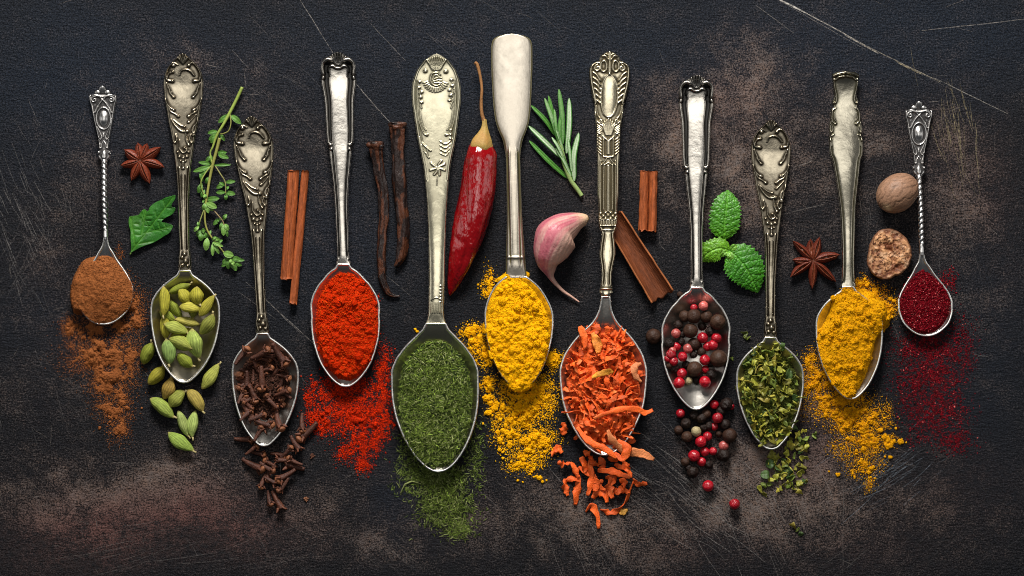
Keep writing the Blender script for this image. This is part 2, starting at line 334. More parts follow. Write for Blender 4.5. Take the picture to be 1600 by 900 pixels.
# ------------------------------------------------------------ spoons
class Relief:
    def __init__(s, H, W=42, res=0.4):
        s.res = res; s.W = W; s.H = H
        s.ys = np.arange(0, H+res, res); s.xs = np.arange(-W, W+res, res)
        s.P = np.zeros((len(s.ys), len(s.xs))); s.N = np.zeros_like(s.P)
    def dab(s, x, y, rx, h, ry=None):
        ry = ry or rx; r = s.res
        i0 = max(0, int((y-ry)/r)); i1 = min(len(s.ys), int((y+ry)/r)+2); j0 = max(0, int((x-rx+s.W)/r)); j1 = min(len(s.xs), int((x+rx+s.W)/r)+2)
        if i1 <= i0 or j1 <= j0: return
        d = ((s.xs[j0:j1][None]-x)/rx)**2+((s.ys[i0:i1][:, None]-y)/ry)**2
        v = h*np.sqrt(np.clip(1-d, 0, 1)); A = s.P if h > 0 else s.N
        A[i0:i1, j0:j1] = np.maximum(A[i0:i1, j0:j1], v) if h > 0 else np.minimum(A[i0:i1, j0:j1], v)
    def st(s, pts, r=1.6, h=1.8, mir=True, taper=0.4, knob=0):
        C = crom(pts, 14); d = np.concatenate([[0], np.cumsum(np.hypot(*np.diff(C, axis=0).T))]); n = max(8, int(d[-1]/.45))
        q = np.linspace(0, d[-1], n); C = np.stack([np.interp(q, d, C[:, 0]), np.interp(q, d, C[:, 1])], 1)
        for k, (x, y) in enumerate(C):
            f = k/(n-1); q = taper+(1-taper)*min(1, f*1.6)
            s.dab(x, y, r*q, h*(.6+.4*q))
            if mir: s.dab(-x, y, r*q, h*(.6+.4*q))
        if knob:
            s.dab(C[-1][0], C[-1][1], knob, h*1.5)
            if mir: s.dab(-C[-1][0], C[-1][1], knob, h*1.5)
    def ring(s, x, y, rx, ry, r, h):
        for t in np.linspace(0, 2*pi, 90): s.dab(x+rx*cos(t), y+ry*sin(t), r, h)
    def spiral(s, x, y, r0, turns, a0, r=1.2, h=1.6, mir=True):
        for t in np.linspace(0, 1, 60):
            q = r0*(1-t*.85); a = a0+turns*2*pi*t
            s.dab(x+q*cos(a), y+q*sin(a), r, h)
            if mir: s.dab(-x-q*cos(a), y+q*sin(a), r, h)
def blur(A, n):
    k = np.ones(2*n+1)/(2*n+1)
    for _ in range(2):
        A = np.apply_along_axis(lambda v: np.convolve(np.pad(v, n, 'edge'), k, 'valid'), 0, A)
        A = np.apply_along_axis(lambda v: np.convolve(np.pad(v, n, 'edge'), k, 'valid'), 1, A)
    return A
def bilerp(A, fi, fj):
    i = np.clip(fi.astype(int), 0, A.shape[0]-2); j = np.clip(fj.astype(int), 0, A.shape[1]-2)
    a = np.clip(fi-i, 0, 1); b = np.clip(fj-j, 0, 1)
    return (A[i, j]*(1-b)+A[i, j+1]*b)*(1-a)+(A[i+1, j]*(1-b)+A[i+1, j+1]*b)*a
g_ = lambda e, c, w_: np.exp(-((e-c)/w_)**2)
def win(v, a, b, f=3.0): return np.clip((v-a)/f, 0, 1)*np.clip((b-v)/f, 0, 1)

# outlines: distance from the handle's end -> half width
O_ROC = ([0, 1, 3, 6, 11, 16, 26, 36, 46, 61, 76, 91, 106, 121, 131, 141, 156, 176, 196, 216, 246, 280, 301, 312, 322, 332, 338], [.5, 4, 7, 9.5, 14.5, 19.5, 26.5, 30, 31, 30, 28.5, 25.5, 23.2, 20, 18.2, 16.6, 14.7, 12, 10.2, 9.3, 8.3, 8, 7.8, 8.6, 9.8, 10, 9.8])
O_THR = ([0, 1, 5, 8, 13, 18, 28, 34, 37, 40, 48, 63, 78, 93, 108, 118, 128, 138, 146, 158, 178, 198, 218, 248, 280, 305, 318, 330], [.5, 5, 11.5, 18.5, 24, 26.3, 27.7, 27.3, 26.6, 27.8, 27, 24.5, 22.8, 22.4, 22, 21.8, 21.2, 20.4, 19.2, 17.3, 15, 12.7, 11.2, 9.9, 9.6, 9.2, 9.6, 11])
O_E = ([0, 1.5, 6, 11, 16, 26, 36, 46, 61, 76, 91, 106, 121, 136, 156, 176, 196, 216, 246, 316, 376, 400, 412, 420], [.5, 6, 13, 19.5, 23.5, 30.5, 34.3, 37, 38.2, 37.6, 35.5, 33.5, 31.5, 29, 24.8, 21, 18.8, 16.8, 14.8, 12.5, 12, 12, 13, 16])
O_G = ([0, .7, 2.5, 6.5, 11.5, 21.5, 46, 76, 106, 136, 146, 156, 166, 176, 196, 246, 296, 336, 366, 378], [2, 10, 17, 26, 30.3, 32, 32.1, 31, 29.4, 26, 23.2, 19.5, 15.4, 13.3, 11, 11.2, 12, 14.4, 15.5, 16])
O_H = ([0, 1, 5, 10, 15, 17.5, 22, 28, 35, 45, 60, 75, 81, 95, 110, 130, 155, 180, 220, 250, 260, 271, 273, 280, 287, 300, 317, 335, 350, 369, 371, 378, 379.5, 383], [.5, 4, 11, 15.5, 16.3, 22, 28.3, 31.6, 31.8, 31, 28.6, 25.8, 23.4, 22.3, 20.5, 18.8, 17.9, 16.7, 16.3, 14.6, 14.9, 14.2, 14, 11.6, 9.5, 11, 12.2, 9.6, 8, 9.3, 9.8, 9.6, 7.4, 7.3])
O_L = ([0, 1, 2.5, 6, 10, 16, 28, 38, 46, 50, 55, 60, 73, 88, 95, 100, 104, 128, 138, 158, 188, 218, 258, 298, 318, 335], [3, 9, 16, 21.3, 21, 20, 18.8, 17.6, 20, 20.4, 18.6, 22.5, 23.6, 25.8, 25.4, 24.6, 26.6, 25.7, 22, 19, 15, 12, 10.5, 9.5, 10, 11.5])
O_T = ([0, .8, 3, 6, 7.5, 11, 13, 14, 16.5, 22, 31, 46, 66, 81, 96, 101, 103, 107, 111, 113, 116, 122], [.5, 3.2, 5.5, 7, 12.3, 13.2, 13.2, 20, 21.5, 21.3, 19, 16.5, 12.5, 9.5, 7.8, 8, 10, 10.2, 9, 8, 5.3, 4])
def egg(head, tail): return ([p[0] for p in head+tail]+[1], [p[1] for p in head+tail]+[0])
HD = [(0, .175), (.034, .236), (.0625, .36), (.10, .523), (.16, .733), (.205, .844), (.27, .956), (.35, 1), (.443, .985)]
HDT = [(0, .18), (.03, .25), (.05, .36), (.08, .48), (.12, .60), (.16, .73), (.205, .83), (.27, .94), (.35, 1), (.443, .985)]
TL = [(.985, .175), (.996, .09)]
EGG = egg(HD[:8], [(.41, 1), (.574, .935), (.70, .825), (.82, .645), (.90, .465), (.951, .315)]+TL)
EGGC = egg(HD[:8], [(.41, 1), (.579, .925), (.703, .805), (.827, .62), (.909, .43), (.959, .275)]+TL)
EGGK = egg(HD[:8], [(.427, 1), (.55, .945), (.674, .835), (.798, .665), (.88, .515), (.947, .325), (.985, .185), (.996, .095)])
EGGP = egg(HD[:8], [(.42, 1), (.545, .96), (.67, .865), (.79, .70), (.87, .55), (.936, .37), (.98, .2), (.995, .105)])
EGGB = egg(HDT[:10], [(.46, .995), (.58, .965), (.693, .875), (.806, .73), (.88, .57), (.941, .39), (.979, .225), (.995, .12)])
EGGJ = egg(HDT[:10], [(.477, 1), (.59, .955), (.707, .85), (.823, .66), (.90, .48), (.961, .285), (.986, .17), (.996, .09)])
EGG_H = ([0, .074, .12, .16, .20, .25, .30, .38, .48, .57, .67, .714, .794, .875, .945, .98, .995, 1], [.107, .146, .21, .30, .44, .62, .76, .92, 1, .98, .93, .885, .76, .60, .40, .235, .12, 0])
EGG_T = ([0, .095, .17, .25, .33, .41, .50, .60, .68, .76, .84, .90, .95, .985, .996, 1], [.07, .14, .28, .42, .60, .77, .92, 1, 1, .95, .84, .68, .49, .28, .14, 0])

def rel_rococo(hw):
    R = Relief(340)
    for (a, b) in ((-9, 5), (-5, 2.5), (0, 1.5), (5, 2.5), (9, 5)): R.st([(0, 17), (a*.55, 10), (a, b)], 1.7, 1.7, False)
    R.st([(8, 18), (15, 15), (23, 22), (27, 32), (25, 41), (17, 43)], 2.1, 2.0, True, .5, 2.7)
    R.dab(-15, 19, 3, 2.6); R.dab(9, 19, 2.6, 2.4)
    R.st([(-6, 34), (-3, 27), (5, 25), (12, 28), (17, 34)], 1.7, 2, False); R.st([(-25, 38), (-22, 31), (-16, 29)], 1.5, 2, False, .5, 2)
    R.st([(26, 46), (22, 55), (20, 62), (15, 68)], 1.7, 1.9, True, .4, 2.4); R.st([(25, 52), (21, 58), (18, 61)], 1.0, 1.4)
    R.st([(29, 69), (25, 78), (21, 84), (15.5, 88)], 1.8, 2.1, True, .4, 2.9); R.st([(24, 81), (20, 90), (13, 94), (8, 98)], 1.6, 2, True, .4, 2.6)
    R.st([(-19, 102), (-12, 113), (-3, 121), (6, 121)], 2.3, 2.3, False, .4, 3.4); R.st([(-16, 103), (-6, 111), (2, 114)], 1.3, 1.7, False, .4, 2)
    R.st([(26, 94), (22, 106), (15, 116), (16, 127)], 2.2, 2.2, False, .4, 3); R.st([(20, 95), (13, 103), (8, 107)], 1.3, 1.8, False, .4, 2.4)
    R.st([(-12, 126), (-10, 133), (-13, 139)], 1.8, 2, True, .4, 2.2); R.st([(4, 124), (5, 134), (9, 143)], 2, 2, False, .4, 2.3)
    R.st([(-6, 135), (-6, 147), (0, 155), (6, 151), (2, 147)], 1.7, 2.2, False, .4, 2.2)
    for x, y, r in ((-9, 154, 2), (9, 154, 2), (-6, 161, 2.6), (6, 161, 2.6), (0, 163, 2.6), (-4, 168, 1.8), (4, 168, 1.8), (0, 170, 2), (0, 179, 3)): R.dab(x, y, r, 2.2)
    R.st([(0, 162), (0, 180)], 1.6, 1.8, False)
    for x, y, r in ((0, 313, 3), (-4, 318, 2.6), (2, 324, 3.4), (-3, 330, 2.6), (5, 331, 2.2)): R.dab(x, y, r, 2.4)
    R.st([(8.5, 318), (8, 326), (6, 334)], 1.2, 1.6)
    def ef(e, v, x):
        return 1.3*g_(e, 1.6, 1.5)*win(v, 5, 320)+1.1*g_(e, 5.3, 1.0)*win(v, 176, 308)-1.5*g_(e, 3.6, 1.0)*win(v, 176, 308)-1.2*g_(np.abs(x), 2.9, .9)*win(v, 188, 308)
    return R, ef
def rel_thread(hw):
    R = Relief(334)
    for a, b in ((-12, 8), (-8.5, 4), (-4.5, 2), (0, 1), (4.5, 2), (8.5, 4), (12, 8)): R.st([(a*.25, 20), (a*.75, 12), (a, b)], 1.6, 3.2, False, .35)
    R.st([(10, 13), (17, 11.5), (23.5, 16), (25, 24), (23.5, 33)], 3.6, 4.2, True, .75, 0)
    R.st([(-16, 30), (-14.5, 23), (-8, 21.5), (-3, 24.5), (3, 24.5), (8, 21.5), (14.5, 23), (16, 30)], 1.9, 2.4, False, .9)
    R.dab(23.5, 40, 3.3, 3.4); R.dab(-23.5, 40, 3.3, 3.4)
    for s_ in (-1, 1): R.dab(s_*15.5, 144, 3.2, 3.0); R.dab(s_*14.5, 151, 3.0, 2.6)
    def ef(e, v, x):
        gw = np.interp(v, [14, 30, 60, 145], [5.0, 4.2, 3.2, 1.6]); gc = np.interp(v, [14, 30, 60, 100, 145], [9, 9.5, 8, 6.8, 6.0])
        a = -3.0*np.exp(-((e-gc)/gw)**4)*win(v, 16, 143, 4)+1.4*g_(e, 2.0, 1.7)*win(v, 40, 144)
        gc2 = np.interp(v, [150, 200, 320], [5.6, 4.2, 3.2])
        return a-2.3*np.exp(-((e-gc2)/1.25)**4)*win(v, 152, 322, 4)+1.0*g_(e, 1.4, 1.2)*win(v, 152, 326)
    return R, ef
def rel_E(hw):
    R = Relief(424)
    for k in range(-5, 6): R.st([(k*1.2, 26), (k*2.2, 16), (k*3.1, 5+abs(k)*.9)], .95, 1.7, False, .6)
    R.dab(-17, 27, 3.2, 2.2); R.dab(15, 28, 3.2, 2.2)
    R.st([(6, 33), (1, 29), (-6, 31), (-9, 39), (-6, 47), (0, 50), (6, 48)], 1.2, 2.0, False, .8); R.st([(5, 36), (0, 33), (-4, 36), (-5, 40), (-3, 45), (2, 46)], .9, 1.7, False, .9)
    for dy in (0, 4, 8): R.st([(-3, 40+dy*.8), (3, 37+dy), (8, 38+dy)], .8, 1.6, False, .9)
    for k in range(13):
        a = math.radians(20+k*12); R.st([(-1+13*cos(a), 40+13*sin(a)), (-1+20*cos(a), 40+20*sin(a))], 1.0, 1.5, False, .8)
    for (x, y) in ((26, 44), (27, 53), (23, 60), (24.5, 68), (23, 76)): R.dab(-x, y, 3, 1.8, 2.2); R.dab(x-2, y-3, 3, 1.8, 2.2); R.st([(x-2, y), (x+2, y+4), (x, y+9)], .9, 1.2)
    R.st([(29, 52), (30, 80), (27, 105), (20, 124), (15, 127)], 1.1, 1.6, True, .6, 2.2); R.st([(24, 80), (25, 96), (21, 112), (16, 120)], .9, 1.3)
    for y in (122, 129, 136): R.dab(22, y-3, 2.6, 1.8, 1.8)
    for dy in (0, 6, 12, 18): R.st([(23-dy*.2, 135+dy), (14, 141+dy), (6, 137+dy*1.05)], 1.2, 1.5, False, .5)
    R.st([(-26, 130), (-22, 140), (-14, 148), (-9, 152)], 1.5, 1.5, False); R.st([(-24, 142), (-20, 152), (-14, 158)], 1.1, 1.3, False)
    for a in (20, 75, 115, 160, 215, 300, 335):
        t = math.radians(a); R.st([(1, 178), (1+6*cos(t)+1.5*sin(t), 178+6*sin(t)), (1+12*cos(t), 178+12*sin(t))], 2.0, 1.4, False, .5)
    R.st([(-14, 146), (-15, 158), (-12, 163)], 1.3, 1.3, False); R.st([(1, 190), (0, 206)], .8, .9, False)
    for k in range(6): R.dab(7, 362+k*5, 2.6, 1.1, 1.4)
    for k in range(-3, 4): R.st([(k*2.6, 388), (k*2.7, 404)], .7, .9, False, .9)
    R.st([(-8, 384), (0, 380), (8, 384)], 1, 1.2, False, .9)
    def ef(e, v, x): return 0.9*g_(e, 2.4, 1.8)*win(v, 8, 200)-0.5*g_(e, 6, 1.2)*win(v, 40, 140)
    return R, ef
def rel_G(hw):
    R = Relief(380)
    def ef(e, v, x): return -1.2*g_(e, 1.0, 1.8)-1.2*g_(np.abs(x), 8.3, 1.1)*win(v, 175, 365, 12)+1.0*g_(np.abs(x), 5.5, 1.6)*win(v, 175, 365, 12)+1.4*g_(v, 349, 2.2)*win(e, 0.5, 40, 2)
    return R, ef
def rel_H(hw):
    R = Relief(386)
    R.st([(0, 14), (0, 2)], 2.6, 2.4, False, .8); R.st([(2, 14), (7, 8), (12, 8)], 1.7, 2.2); R.st([(0, 9), (6, 4), (9, 6)], 1.2, 1.8)
    R.ring(-9.5, 24, 4.8, 8.5, 1.5, 2.4); R.ring(9.5, 24, 4.8, 8.5, 1.5, 2.4); R.st([(0, 16), (0, 36)], 2, 2.4, False, .8, 2.4)
    R.st([(14, 20), (21, 18), (28, 24), (29, 36), (27, 52), (23, 70), (21, 80), (23, 84)], 1.9, 2.6, True, .7, 2); R.spiral(19, 27, 5.5, 1.3, -1.5, 1.5, 2.2)
    for k in range(6): R.st([(26-k*.3, 33+k*8), (20-k*.4, 38+k*8), (14.5, 46+k*7)], 1.7, 2.1, True, .5)
    R.ring(0, 70.5, 13, 33, 1.5, 2.1)
    for t in np.linspace(-26, 26, 40): R.dab(0, 70+t, 10.5, 1.6, 8)
    R.st([(25, 84), (21, 100), (19, 112)], 1.4, 2); R.st([(20, 86), (17, 100), (13, 106)], 1.3, 1.9); R.spiral(13, 110, 4.2, 1.2, 0, 1.3, 2.1)
    for k in range(-4, 5): R.st([(k*1.0, 132), (k*2.2, 118), (k*3.2, 106+abs(k)*2.4)], 1.3, 2.0, False, .5)
    for k in range(5): R.st([(9+k*.6, 122+k*2), (17, 116+k*3)], 1.1, 1.8)
    for k in range(6): R.st([(11, 139+k*4.6), (17.5, 133+k*4.6)], 1.25, 2.0, True, .7)
    R.st([(9, 134), (5, 137), (0, 141)], 1.8, 2); R.st([(7.5, 138), (7.5, 163)], 1.0, 1.9, True, .9); R.st([(0, 142), (0, 160)], 3.0, 1.8, False, 1)
    R.st([(-8, 165), (0, 166.5), (8, 165)], 1.6, 2.2, False, .9); R.st([(2, 168), (10, 178)], 1.3, 1.6)
    R.st([(0, 175), (5, 178), (7, 185), (7, 248)], 1.0, 1.9, True, .9); R.st([(0, 180), (0, 250)], 2.5, 2.0, False, .9); R.st([(12, 172), (12, 252)], 1.2, 1.8, True, .9)
    for x, y in ((0, 257), (4, 253), (8, 258), (4, 262), (12, 254), (12, 262)): R.dab(x, y, 2.3, 2.4); R.dab(-x, y, 2.3, 2.4)
    for k in range(-5, 6): R.st([(k*2.5, 266), (k*2.5, 271)], 1.0, 1.8, False, 1)
    R.st([(-13, 264), (13, 264)], .9, 2, False, 1); R.st([(-12, 273), (12, 273)], 1.1, 2.2, False, 1); R.st([(-8, 280), (8, 280)], 1.2, 1.4, False, 1)
    R.st([(-9, 371), (9, 371)], 1.1, 2.2, False, 1); 
    def ef(e, v, x): return 1.2*g_(e, 1.6, 1.4)*win(v, 20, 368)-1.3*g_(e, 4.0, 1.0)*win(v, 284, 366)+.6*g_(e, 6, 1.0)*win(v, 284, 366)
    return R, ef
def rel_L(hw):
    R = Relief(340)
    R.st([(-20, 8), (-12, 4.5), (-3, 2.5), (3, 2.5), (12, 4.5), (20, 8)], 1.8, 2.4, False, 1); R.st([(-15, 13), (-10, 9), (-2, 8)], 1.4, 2, False, .8); R.st([(15, 13), (10, 9), (2, 8)], 1.4, 2, False, .8)
    R.dab(18, 13, 2.2, 2); R.dab(-18, 13, 2.2, 2)
    R.st([(19, 16), (16.5, 28), (14, 40), (15, 48), (18, 49)], 1.2, 2.0, True, .7, 2.4); R.st([(15, 57), (20, 61), (21.5, 70), (20.5, 78), (16, 82)], 1.4, 2.1, True, .7, 1.9)
    R.st([(17, 64), (18, 72), (16, 77)], 1.0, 1.6); R.st([(24, 80), (20.5, 87), (21, 93), (23.5, 95)], 1.3, 1.9, True, .6, 1.8); R.st([(19, 99), (23.5, 101), (24.5, 108)], 1.5, 2.1, True, .8); R.st([(20, 105), (22, 108), (22.5, 116)], .9, 1.4)
    def ef(e, v, x): return 1.5*g_(e, 1.6, 1.3)*win(v, 104, 330)-.8*g_(e, 4.0, 1.2)*win(v, 104, 330)+.8*g_(e, 1.5, 1.2)*win(v, 12, 104)
    return R, ef
def rel_T(hw):
    R = Relief(126, 30)
    R.dab(0, 6, 6, 2.6, 6); R.dab(-8, 10.5, 5, 2.2, 3.5); R.dab(8, 10.5, 5, 2.2, 3.5); R.st([(-14, 14.5), (0, 17), (14, 14.5)], 2.0, 2.2, False, 1)
    R.st([(17, 16), (8, 16), (-1, 23), (-8, 32), (-13, 42)], 1.3, 2.3); R.spiral(13.5, 22, 5, 1.3, -2.0, 1.2, 2.1)
    R.ring(.5, 51, 11, 17, 1.35, 2.4); 
    for t in np.linspace(0, 1, 12): R.dab(.5, 51, 8*(1-t*.3), 3.6*(t*.6+.4), 12*(1-t*.3))
    R.st([(10, 64), (6, 72), (3, 80), (5, 84), (7.5, 81)], 1.0, 1.9); R.st([(0, 86), (3, 91), (4, 97), (6.5, 97)], .9, 1.8); R.st([(0, 74), (0, 80)], .8, 1.0, False)
    R.dab(9, 104, 3, 2.6); R.dab(-9, 104, 3, 2.6); R.dab(0, 108, 4, 2.2, 7)
    def ef(e, v, x): return 2.1*g_(e, 1.4, 1.2)*win(v, 14, 100)
    return R, ef

class Bowl:
    def __init__(s, xc, yn, yt, hwm, egg, xt=None, zneck=33, ztip=19, zb=3.2, sc=1.0):
        s.xc = xc; s.yn = yn; s.yt = yt; s.hwm = hwm; L = yt-yn; f = pchip(*egg)
        q = 1-(1-np.linspace(0, 1, 150))**2.0; q = np.concatenate([np.linspace(0, .3, 50)[:-1], .3+.7*(np.sin(np.linspace(0, pi/2, 110)))])
        hw = f(q)*hwm; y = yn+q*L
        xa = xc(y)
        pts = np.vstack([np.stack([xa+hw, y], 1), np.stack([xa-hw, y], 1)[::-1][1:]])
        s.c = np.array([float(xc(np.array([yn+L*.5]))[0]), yn+L*.5]); s.zb = zb
        s.rimz = pchip([0, .12, .35, .7, 1], [zneck, zneck*.90, zneck*.76, zneck*.66, ztip])
        s.O = pts; a = np.arctan2(pts[:, 1]-s.c[1], pts[:, 0]-s.c[0]); r = np.hypot(pts[:, 1]-s.c[1], pts[:, 0]-s.c[0])
        o = np.argsort(a); s.a = np.concatenate([a[o]-2*pi, a[o], a[o]+2*pi]); s.r = np.tile(r[o], 3); s.L = L
        u = np.linspace(0, 1, 401); h2 = f(u)**2; k = np.exp(-np.linspace(-2, 2, 25)**2); k /= k.sum()
        h2s = np.convolve(np.pad(h2, 12, 'reflect', reflect_type='odd'), k, 'valid'); s.u = u; s.h2 = h2s
        s.D = float(s.rimz(.45))-zb
    def rr(s, x, y):
        dx = x-s.c[0]; dy = y-s.c[1]; a = np.arctan2(dy, dx); R = np.interp(a, s.a, s.r); return np.hypot(dx, dy)/R, a, R
    def z(s, x, y):
        x = np.asarray(x, float); y = np.asarray(y, float); u = np.clip((y-s.yn)/s.L, 0, 1)
        t = (x-s.xc(y))/s.hwm; ph = np.clip(np.interp(u, s.u, s.h2)-t*t, 0, 1)
        return s.rimz(u)-s.D*(1-(1-ph)**1.35)
    def zrim(s, a):
        R = np.interp(a, s.a, s.r); y = s.c[1]+R*np.sin(a); return s.rimz(np.clip((y-s.yn)/s.L, 0, 1))
    def mesh(s, mat, ox, oy, tarn_shade=0.0):
        O = s.O; n = len(O)
        T = np.gradient(O, axis=0); T /= np.linalg.norm(T, axis=1)[:, None]+1e-9; N = np.stack([T[:, 1], -T[:, 0]], 1)
        if ((O+N-s.c)**2).sum() < ((O-N-s.c)**2).sum(): N = -N
        rings = []; rs = np.linspace(0, 1, 34)**0.85
        a = np.arctan2(O[:, 1]-s.c[1], O[:, 0]-s.c[0]); zr = s.zrim(a)
        for r in rs[1:]:
            p = s.c+(O-N*3.6-s.c)*r; q_ = s.c+(O-s.c)*r; z = s.z(q_[:, 0], q_[:, 1]); rings.append((p, z))
        for k in range(1, 6):
            t = pi*k/6; rings.append((O-N*(1.8+1.8*cos(t)), zr+1.1*abs(sin(t))**.6))
        for r in rs[1:][::-1]:
            p = s.c+(O-s.c)*r; rings.append((p, s.z(p[:, 0], p[:, 1])-2.6))
        V = np.vstack([np.column_stack([p[:, 0]-ox, oy-p[:, 1], z]) for p, z in rings]); k = len(rings)
        c0 = len(V); V = np.vstack([V, [[s.c[0]-ox, oy-s.c[1], float(s.z(*s.c))]], [[s.c[0]-ox, oy-s.c[1], float(s.z(*s.c))-2.7]]])
        j = np.arange(n); t0 = np.stack([np.full(n, c0), (j+1) % n, j], -1); t1 = np.stack([np.full(n, c0+1), (k-1)*n+j, (k-1)*n+(j+1) % n], -1)
        F = gridF(k, n, wrap=True); px = V[:, 0]+ox; py = oy-V[:, 1]
        glint = np.zeros(len(V)); glint[33*n-n//1*1:38*n] = 1.0  # pale worn edge with the rim's highlight painted in
        rr = s.rr(px, py)[0]; nz = fbm(px, py, 16, 4, 3)
        ta = np.clip(tarn_shade*(1.3*nz-.25)*np.clip((.97-rr)*8, 0, 1), 0, 1)
        # shade of the neck-end wall painted in over the patina, fading down the bowl
        ta = np.clip(ta+tarn_shade*.9*np.clip(1-(py-s.yn)/(s.L*.34), 0, 1)*np.clip((.97-rr)*8, 0, 1), 0, 1)
        me = mesh('bowl', V, [F[:, ::-1], np.vstack([t0, t1])[:, ::-1]], mat, True, None, {'tarnish_shade': ta, 'polish_glint': glint}); return me

def handle_mesh(name, xc, y0, O, rel, mat, ox, oy, zc, dome, th=5.0, tk=1.0, v1=None, sides=.55):
    v1 = v1 or O[0][-1]; hwf = pchip(*O); R, ef = rel(hwf)
    v = np.concatenate([np.linspace(0, 8, 24)[:-1], np.arange(8, v1, .8), [v1]]); nv = len(v); nt = 75
    t = np.sin(np.linspace(-1, 1, nt)*pi/2*.86)/sin(pi/2*.86)
    Vv, T = np.meshgrid(v, t, indexing='ij'); hw = hwf(Vv); x = T*hw; e = hw-np.abs(x)
    rel_ = bilerp(R.P+R.N, Vv/R.res, (x+R.W)/R.res)+ef(e, Vv, x)
    RP = R.P+R.N; gx, gy = np.meshgrid(R.xs, R.ys); RP = RP+ef(np.clip(hwf(gy)-np.abs(gx), -5, 99), gy, gx)*(np.abs(gx) < hwf(gy))
    low = blur(RP, 6)-RP; low = np.clip(low*1.5-.08, 0, 1); tn = bilerp(low, Vv/R.res, (x+R.W)/R.res)
    busy = np.clip(blur(np.abs(RP-blur(RP, 5)), 8)*1.5, 0, .5); tn = np.clip((tn*1.2+bilerp(busy, Vv/R.res, (x+R.W)/R.res)*.35)*tk, 0, 1)
    tn = np.maximum(tn, np.clip(-ef(e, Vv, x)*.62*tk-.25, 0, 1)); edge = np.clip(1-e/1.8, 0, 1)
    z = zc(Vv)+dome(Vv)*(1-np.abs(T)**2.4)+rel_*np.clip(e/1.2, 0, 1)*1.0-1.8*edge**2
    X = xc(y0+Vv)+x; Y = y0+Vv
    top = np.column_stack([X.ravel()-ox, oy-Y.ravel(), z.ravel()])
    zb = zc(Vv)-th+.35*th*np.abs(T)**2
    bot = np.column_stack([X.ravel()-ox, oy-Y.ravel(), np.minimum(zb, z-1.0).ravel()]); n = len(top)
    F = [gridF(nv, nt, flip=True), gridF(nv, nt, n)]
    i = np.arange(nv-1); L = np.stack([i*nt, (i+1)*nt, n+(i+1)*nt, n+i*nt], -1); Rr = np.stack([i*nt+nt-1, n+i*nt+nt-1, n+(i+1)*nt+nt-1, (i+1)*nt+nt-1], -1)
    j = np.arange(nt-1); A = np.stack([j, n+j, n+j+1, j+1], -1); B = np.stack([(nv-1)*nt+j, (nv-1)*nt+j+1, n+(nv-1)*nt+j+1, n+(nv-1)*nt+j], -1)
    F = np.vstack(F+[L, Rr, A, B])
    return mesh(name, np.vstack([top, bot]), F, mat, True, None, {'tarnish_shade': np.concatenate([tn.ravel(), tn.ravel()*0])})

BOWLS = {}
def lin(*pts):
    xs = [p[0] for p in pts]; ys = [p[1] for p in pts]; return pchip(xs, ys)
def spoon(key, label, y0, cen, O, rel, ytip, hwm, egg, mh, mb, dome, zh, th=5.0, tk=1.0, tarn_shade=.3, zneck=32, ztip=19, group=None):
    yn = y0+O[0][-1]; xc = lin(*cen); oy = (y0+ytip)/2; ox = float(xc(oy))
    root = bpy.data.objects.new('spoon', None); COL.objects.link(root); root.empty_display_size = .02
    root.location = PX(ox, oy, 0)
    root.location.x *= 1-22/HC; root.location.y *= 1-22/HC
    tag(root, label, 'spoon', group)
    B = Bowl(xc, yn, ytip, hwm, egg, zneck=zneck, ztip=ztip); BOWLS[key] = B; B.ox = ox; B.oy = oy
    add('bowl', B.mesh(mb, ox, oy, tarn_shade), root)
    Lh = O[0][-1]; zc = pchip([0, .06*Lh, .16*Lh, .45*Lh, .78*Lh, Lh*1.0], zh)
    add('handle', handle_mesh('handle', xc, y0, O, rel, mh, ox, oy, zc, dome, th, tk), root)
    return root
ZH = [15, 11, 9.5, 17, 29, 32]
dm = lambda *p: pchip([a for a, b in p], [b for a, b in p])
d_roc = dm((0, 1), (20, .8), (60, -1.2), (110, 0.5), (150, 2.5), (250, 3.6), (320, 3), (340, .6))
d_thr = dm((0, 1), (30, .5), (90, 2.0), (150, 2.8), (260, 3.6), (315, 2.5), (332, .4))
spoon('B', 'ornate silver spoon full of green cardamom pods, rococo scrolls on its handle', 84, [(60, 284.6), (130, 285.2), (250, 286), (340, 287.5), (422, 289.7), (500, 289.6), (598, 287)], O_ROC, rel_rococo, 598, 54.5, EGG, M_SIL['rococo'], M_SIL['bowl_warm'], d_roc, ZH, tarn_shade=.45)
spoon('C', 'ornate silver spoon full of brown cloves, rococo scrolls on its dark handle', 182, [(150, 391), (182, 392), (230, 395), (300, 399.3), (360, 402.3), (430, 405.5), (522, 411), (590, 414.7), (697, 412)], O_ROC, rel_rococo, 697, 52.5, EGGC, M_SIL['rococo'], M_SIL['bowl'], d_roc, ZH, tarn_shade=.5, tk=1.2)
spoon('K', 'ornate silver spoon full of dried green herb flakes, rococo scrolls on its handle', 188, [(150, 1206), (240, 1205.5), (350, 1205.5), (450, 1203.5), (527, 1203), (590, 1203), (702, 1205.5)], O_ROC, rel_rococo, 702, 53, EGGK, M_SIL['rococo'], M_SIL['bowl_warm'], d_roc, ZH, tarn_shade=.5, tk=1.1)
spoon('D', 'polished silver spoon heaped with red paprika powder, shell crest and grooved handle', 82, [(60, 527), (130, 528.5), (200, 530.8), (300, 533), (412, 537), (500, 539.7), (604, 540)], O_THR, rel_thread, 604, 54.5, EGGB, M_SIL['thread'], M_SIL['bowl'], d_thr, [18, 13, 10, 17, 28, 31], tk=1.3, tarn_shade=.2)
